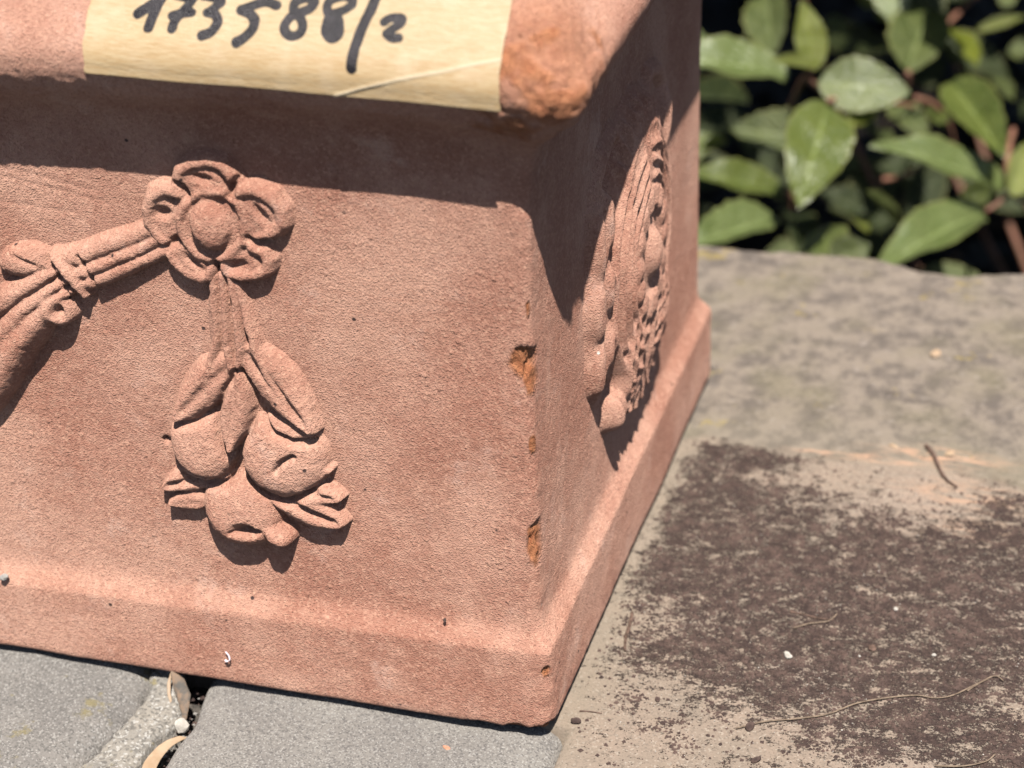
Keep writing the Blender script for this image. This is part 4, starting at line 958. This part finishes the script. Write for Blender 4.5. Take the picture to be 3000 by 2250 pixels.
strip('dry_leaf', [(d[0][0] + 1.6, d[0][1] + 1.5, -9), (d[0][0] + 1.2, d[0][1] - 1, -7), (d[1][0] + 1.0, d[1][1], -6), (d[2][0] + .8, d[2][1], -5.6), (d[3][0] + .2, d[3][1], -5.8), (-98.5, -52, -6)], [.3, 1.0, 1.5, 1.9, 2.0, 1.8], .5, M_DRY, 'long tan dry leaf wedged in the gap between cobblestones', 'dry leaf', 3, roll=.1)
h0, h1 = BITS['husk']
strip('seed_husk', [(h0[0] + .2, h0[1] - 2.8, 1.2), (h0[0] + 2.2, h0[1] - 4.6, -.2), (h0[0] + 4.4, h0[1] - 7.6, -3), (h0[0] + 6.6, h0[1] - 11.5, -7.6)], [.3, 2.2, 2.9, .7], 1.2, M_HUSK, 'withered curled husk sticking up under the planter edge', 'husk', 5, roll=-.5)
strip('seed_husk', [(h0[0] + .1, h0[1] - 2.6, 1.0), (h0[0] + .0, h0[1] - 4.6, -1.2), (h0[0] + 1.0, h0[1] - 7.0, -3.6), (h0[0] + 2.6, h0[1] - 9.3, -6)], [.3, .6, .6, .3], 1.2, M_DRY, 'thin brown rib of a husk beside the larger withered husk', 'husk', 6)
p = BITS['pebg'][0]; pebble('pebble', (p[0] + .2, p[1] - .6, -9.5), (1.6, 1.4, 1.9), M_WPEB, 'white angular pebble stuck in the gap above the dry leaf', 'pebble', seed=61, ang=.4)

# ------------------------------------------------------------------ the shrub behind the wall
shrub = empty('evergreen_shrub', 'evergreen shrub with glossy green leaves growing behind the stone coping', 'shrub', loc=(.2, .62, -.38))
SL = Vector(shrub.location)
def leaf_mesh(name, fold, curl, ser, wave, seed, nl=26, nw=10):
    t = np.linspace(0, 1, nl); s = np.linspace(-1, 1, nw + 1)
    wv = .5 * np.sin(np.pi * np.clip(t, .0, 1) ** .85) ** .78 * (1 - .12 * t); wv[0] = .012; wv[-1] = .004
    T_, S_ = np.meshgrid(t, s, indexing='ij'); W_ = wv[:, None] * (1 + ser * np.sin(T_ * 44 + seed) * np.abs(S_) ** 3)
    X = T_; Y = S_ * W_
    Zc = fold * np.abs(Y) - curl * (T_ - .3) ** 2 + wave * np.sin(T_ * 13 + seed) * np.abs(S_) ** 2 * np.sign(S_ + .01) + .02 * noise(T_ * 6, S_, seed, 1, seed)
    me_o = mesh_np(name, np.stack([X, Y, Zc], -1).reshape(-1, 3), gridfaces(nl, nw + 1), None, attrs={'mid': np.abs(S_).ravel(), 'along': T_.ravel()}, scale=1)
    me = me_o.data; bpy.data.objects.remove(me_o); return me
LM = {}
def leaf_obj(b, t, wd, nrm, kind, var):
    key = (kind, var)
    if key not in LM:
        m = leaf_mesh('leaf', (.42, .30, .5, .2)[var], (.16, .30, .08, .22)[var], (.06, .03, .05, .02)[var], (.018, .03, .01, .025)[var], var * 3 + 1); m.materials.append(M_LEAF[kind]); LM[key] = m
    o = bpy.data.objects.new('leaf', LM[key]); C.objects.link(o); o.parent = shrub
    b = Vector(b); t = Vector(t); ex = (t - b); Ln = ex.length; ex.normalize(); n = Vector(nrm); ey = n.cross(ex).normalized(); ez = ex.cross(ey)
    M = Matrix((ex * Ln, ey * wd * 1.18, ez * Ln * .55)).transposed().to_4x4(); M.translation = b - SL
    o.matrix_local = M; return o
for i, (b, t, wd, n, k) in enumerate(LEAVES):
    leaf_obj(b, t, wd, n, k, (i * 7 + 1) % 4)
for s in STEMS:
    o = tube('stem', [Vector(p) - SL for p in s], .0013, .0009, M_STEM, n=7, seed=3, wob=.1, scale=1, parent=shrub)
rn = random.Random(11)
def topz(y): return .378 - (y + .455) * .37
for i in range(7):
    x0 = rn.uniform(-.15, .15); y0 = rn.uniform(-.08, .12)
    tube('stem', [(x0 * .3, y0 * .3, 0), (x0, y0, .12), (x0 * 1.9, y0 * 1.5 + .05, .28), (x0 * 2.6, y0 * 2 + .16, .46)], .0022, .0009, M_STEM, n=7, seed=i, wob=.1, scale=1, parent=shrub)
# leaves half seen between the front ones
cnt = 0
while cnt < 150:
    y = rn.uniform(.52, .85); x = rn.uniform(-.2, .62); z = rn.uniform(-.33, -.02)
    a = rn.uniform(0, 6.28); L_ = rn.uniform(.035, .055); b = Vector((x, y, z)); t = b + Vector((math.cos(a), math.sin(a) * .6, rn.uniform(-.5, .5))).normalized() * L_
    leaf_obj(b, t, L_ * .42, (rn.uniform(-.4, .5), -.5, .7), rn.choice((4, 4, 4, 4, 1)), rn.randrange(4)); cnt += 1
cnt = 0
while cnt < 32:
    dp = rn.uniform(1.04, 1.22); sx = rn.uniform(.02, .25); sy = rn.uniform(-.02, .19)
    # spread over the near side of the bush, just behind its outermost leaves
    b = Vector(l_) - Vector(b_) * dp + Vector(r_) * sx * dp + Vector(u_) * sy * dp
    a = rn.uniform(0, 6.28); L_ = rn.uniform(.038, .056)
    t = b + (Vector(r_) * math.cos(a) + Vector(u_) * math.sin(a) * .8 + Vector(b_) * rn.uniform(-.4, .4)).normalized() * L_
    n_ = Vector(b_) + Vector(r_) * rn.uniform(-.4, .4) + Vector(u_) * rn.uniform(.0, .8)
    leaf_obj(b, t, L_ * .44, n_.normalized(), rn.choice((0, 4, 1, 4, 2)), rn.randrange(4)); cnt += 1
# unseen leaves added above the view, to shade the bush's gaps and soil
def leaf_cloud(name, n, box_, seed, mat, parent=None):
    g = np.random.default_rng(seed); c = np.stack([g.uniform(*box_[0], n), g.uniform(*box_[1], n), g.uniform(*box_[2], n)], -1)
    k = c[:, 2] > (.378 - (c[:, 1] + .455) * .37) + .035 if box_[3] else np.ones(n, bool)
    c = c[k]; n = len(c)
    prof_ = np.array([(0, 0, 0), (.3, .5, .06), (.3, -.5, .06), (.7, .42, .05), (.7, -.42, .05), (1, 0, -.08), (.3, 0, 0), (.7, 0, -.02)], float)
    F_ = np.array([(0, 6, 1), (0, 2, 6), (1, 6, 7), (1, 7, 3), (6, 2, 4), (6, 4, 7), (3, 7, 5), (7, 4, 5)])
    a = g.uniform(0, 6.283, n); tl_ = g.uniform(-.6, .5, n); rl_ = g.uniform(-.6, .6, n); Ln = g.uniform(.04, .062, n); Wd = Ln * .46
    ex = np.stack([np.cos(a) * np.cos(tl_), np.sin(a) * np.cos(tl_), np.sin(tl_)], -1); up = np.array([0, 0, 1.]) + g.normal(0, .35, (n, 3))
    ey = np.cross(up, ex); ey /= np.linalg.norm(ey, axis=1, keepdims=True); ez = np.cross(ex, ey)
    V = c[:, None] + Ln[:, None, None] * prof_[None, :, 0:1] * ex[:, None] + Wd[:, None, None] * prof_[None, :, 1:2] * ey[:, None] + Ln[:, None, None] * prof_[None, :, 2:3] * ez[:, None]
    if parent: V = V - np.array(SL)
    att = {'mid': np.tile([0, 1, 1, 1, 1, 0, 0, 0], n), 'along': np.tile(prof_[:, 0], n)}
    o = mesh_np(name, V.reshape(-1, 3), (F_[None] + (np.arange(n) * 8)[:, None, None]).reshape(-1, 3), mat, parent, attrs=att, scale=1)
    return o
o = leaf_cloud('unseen_shade_canopy', 9000, ((-.55, 1.0), (.53, 1.5), (-.05, .42), True), 21, M_LEAF[0], shrub); o['kind'] = 'stuff'
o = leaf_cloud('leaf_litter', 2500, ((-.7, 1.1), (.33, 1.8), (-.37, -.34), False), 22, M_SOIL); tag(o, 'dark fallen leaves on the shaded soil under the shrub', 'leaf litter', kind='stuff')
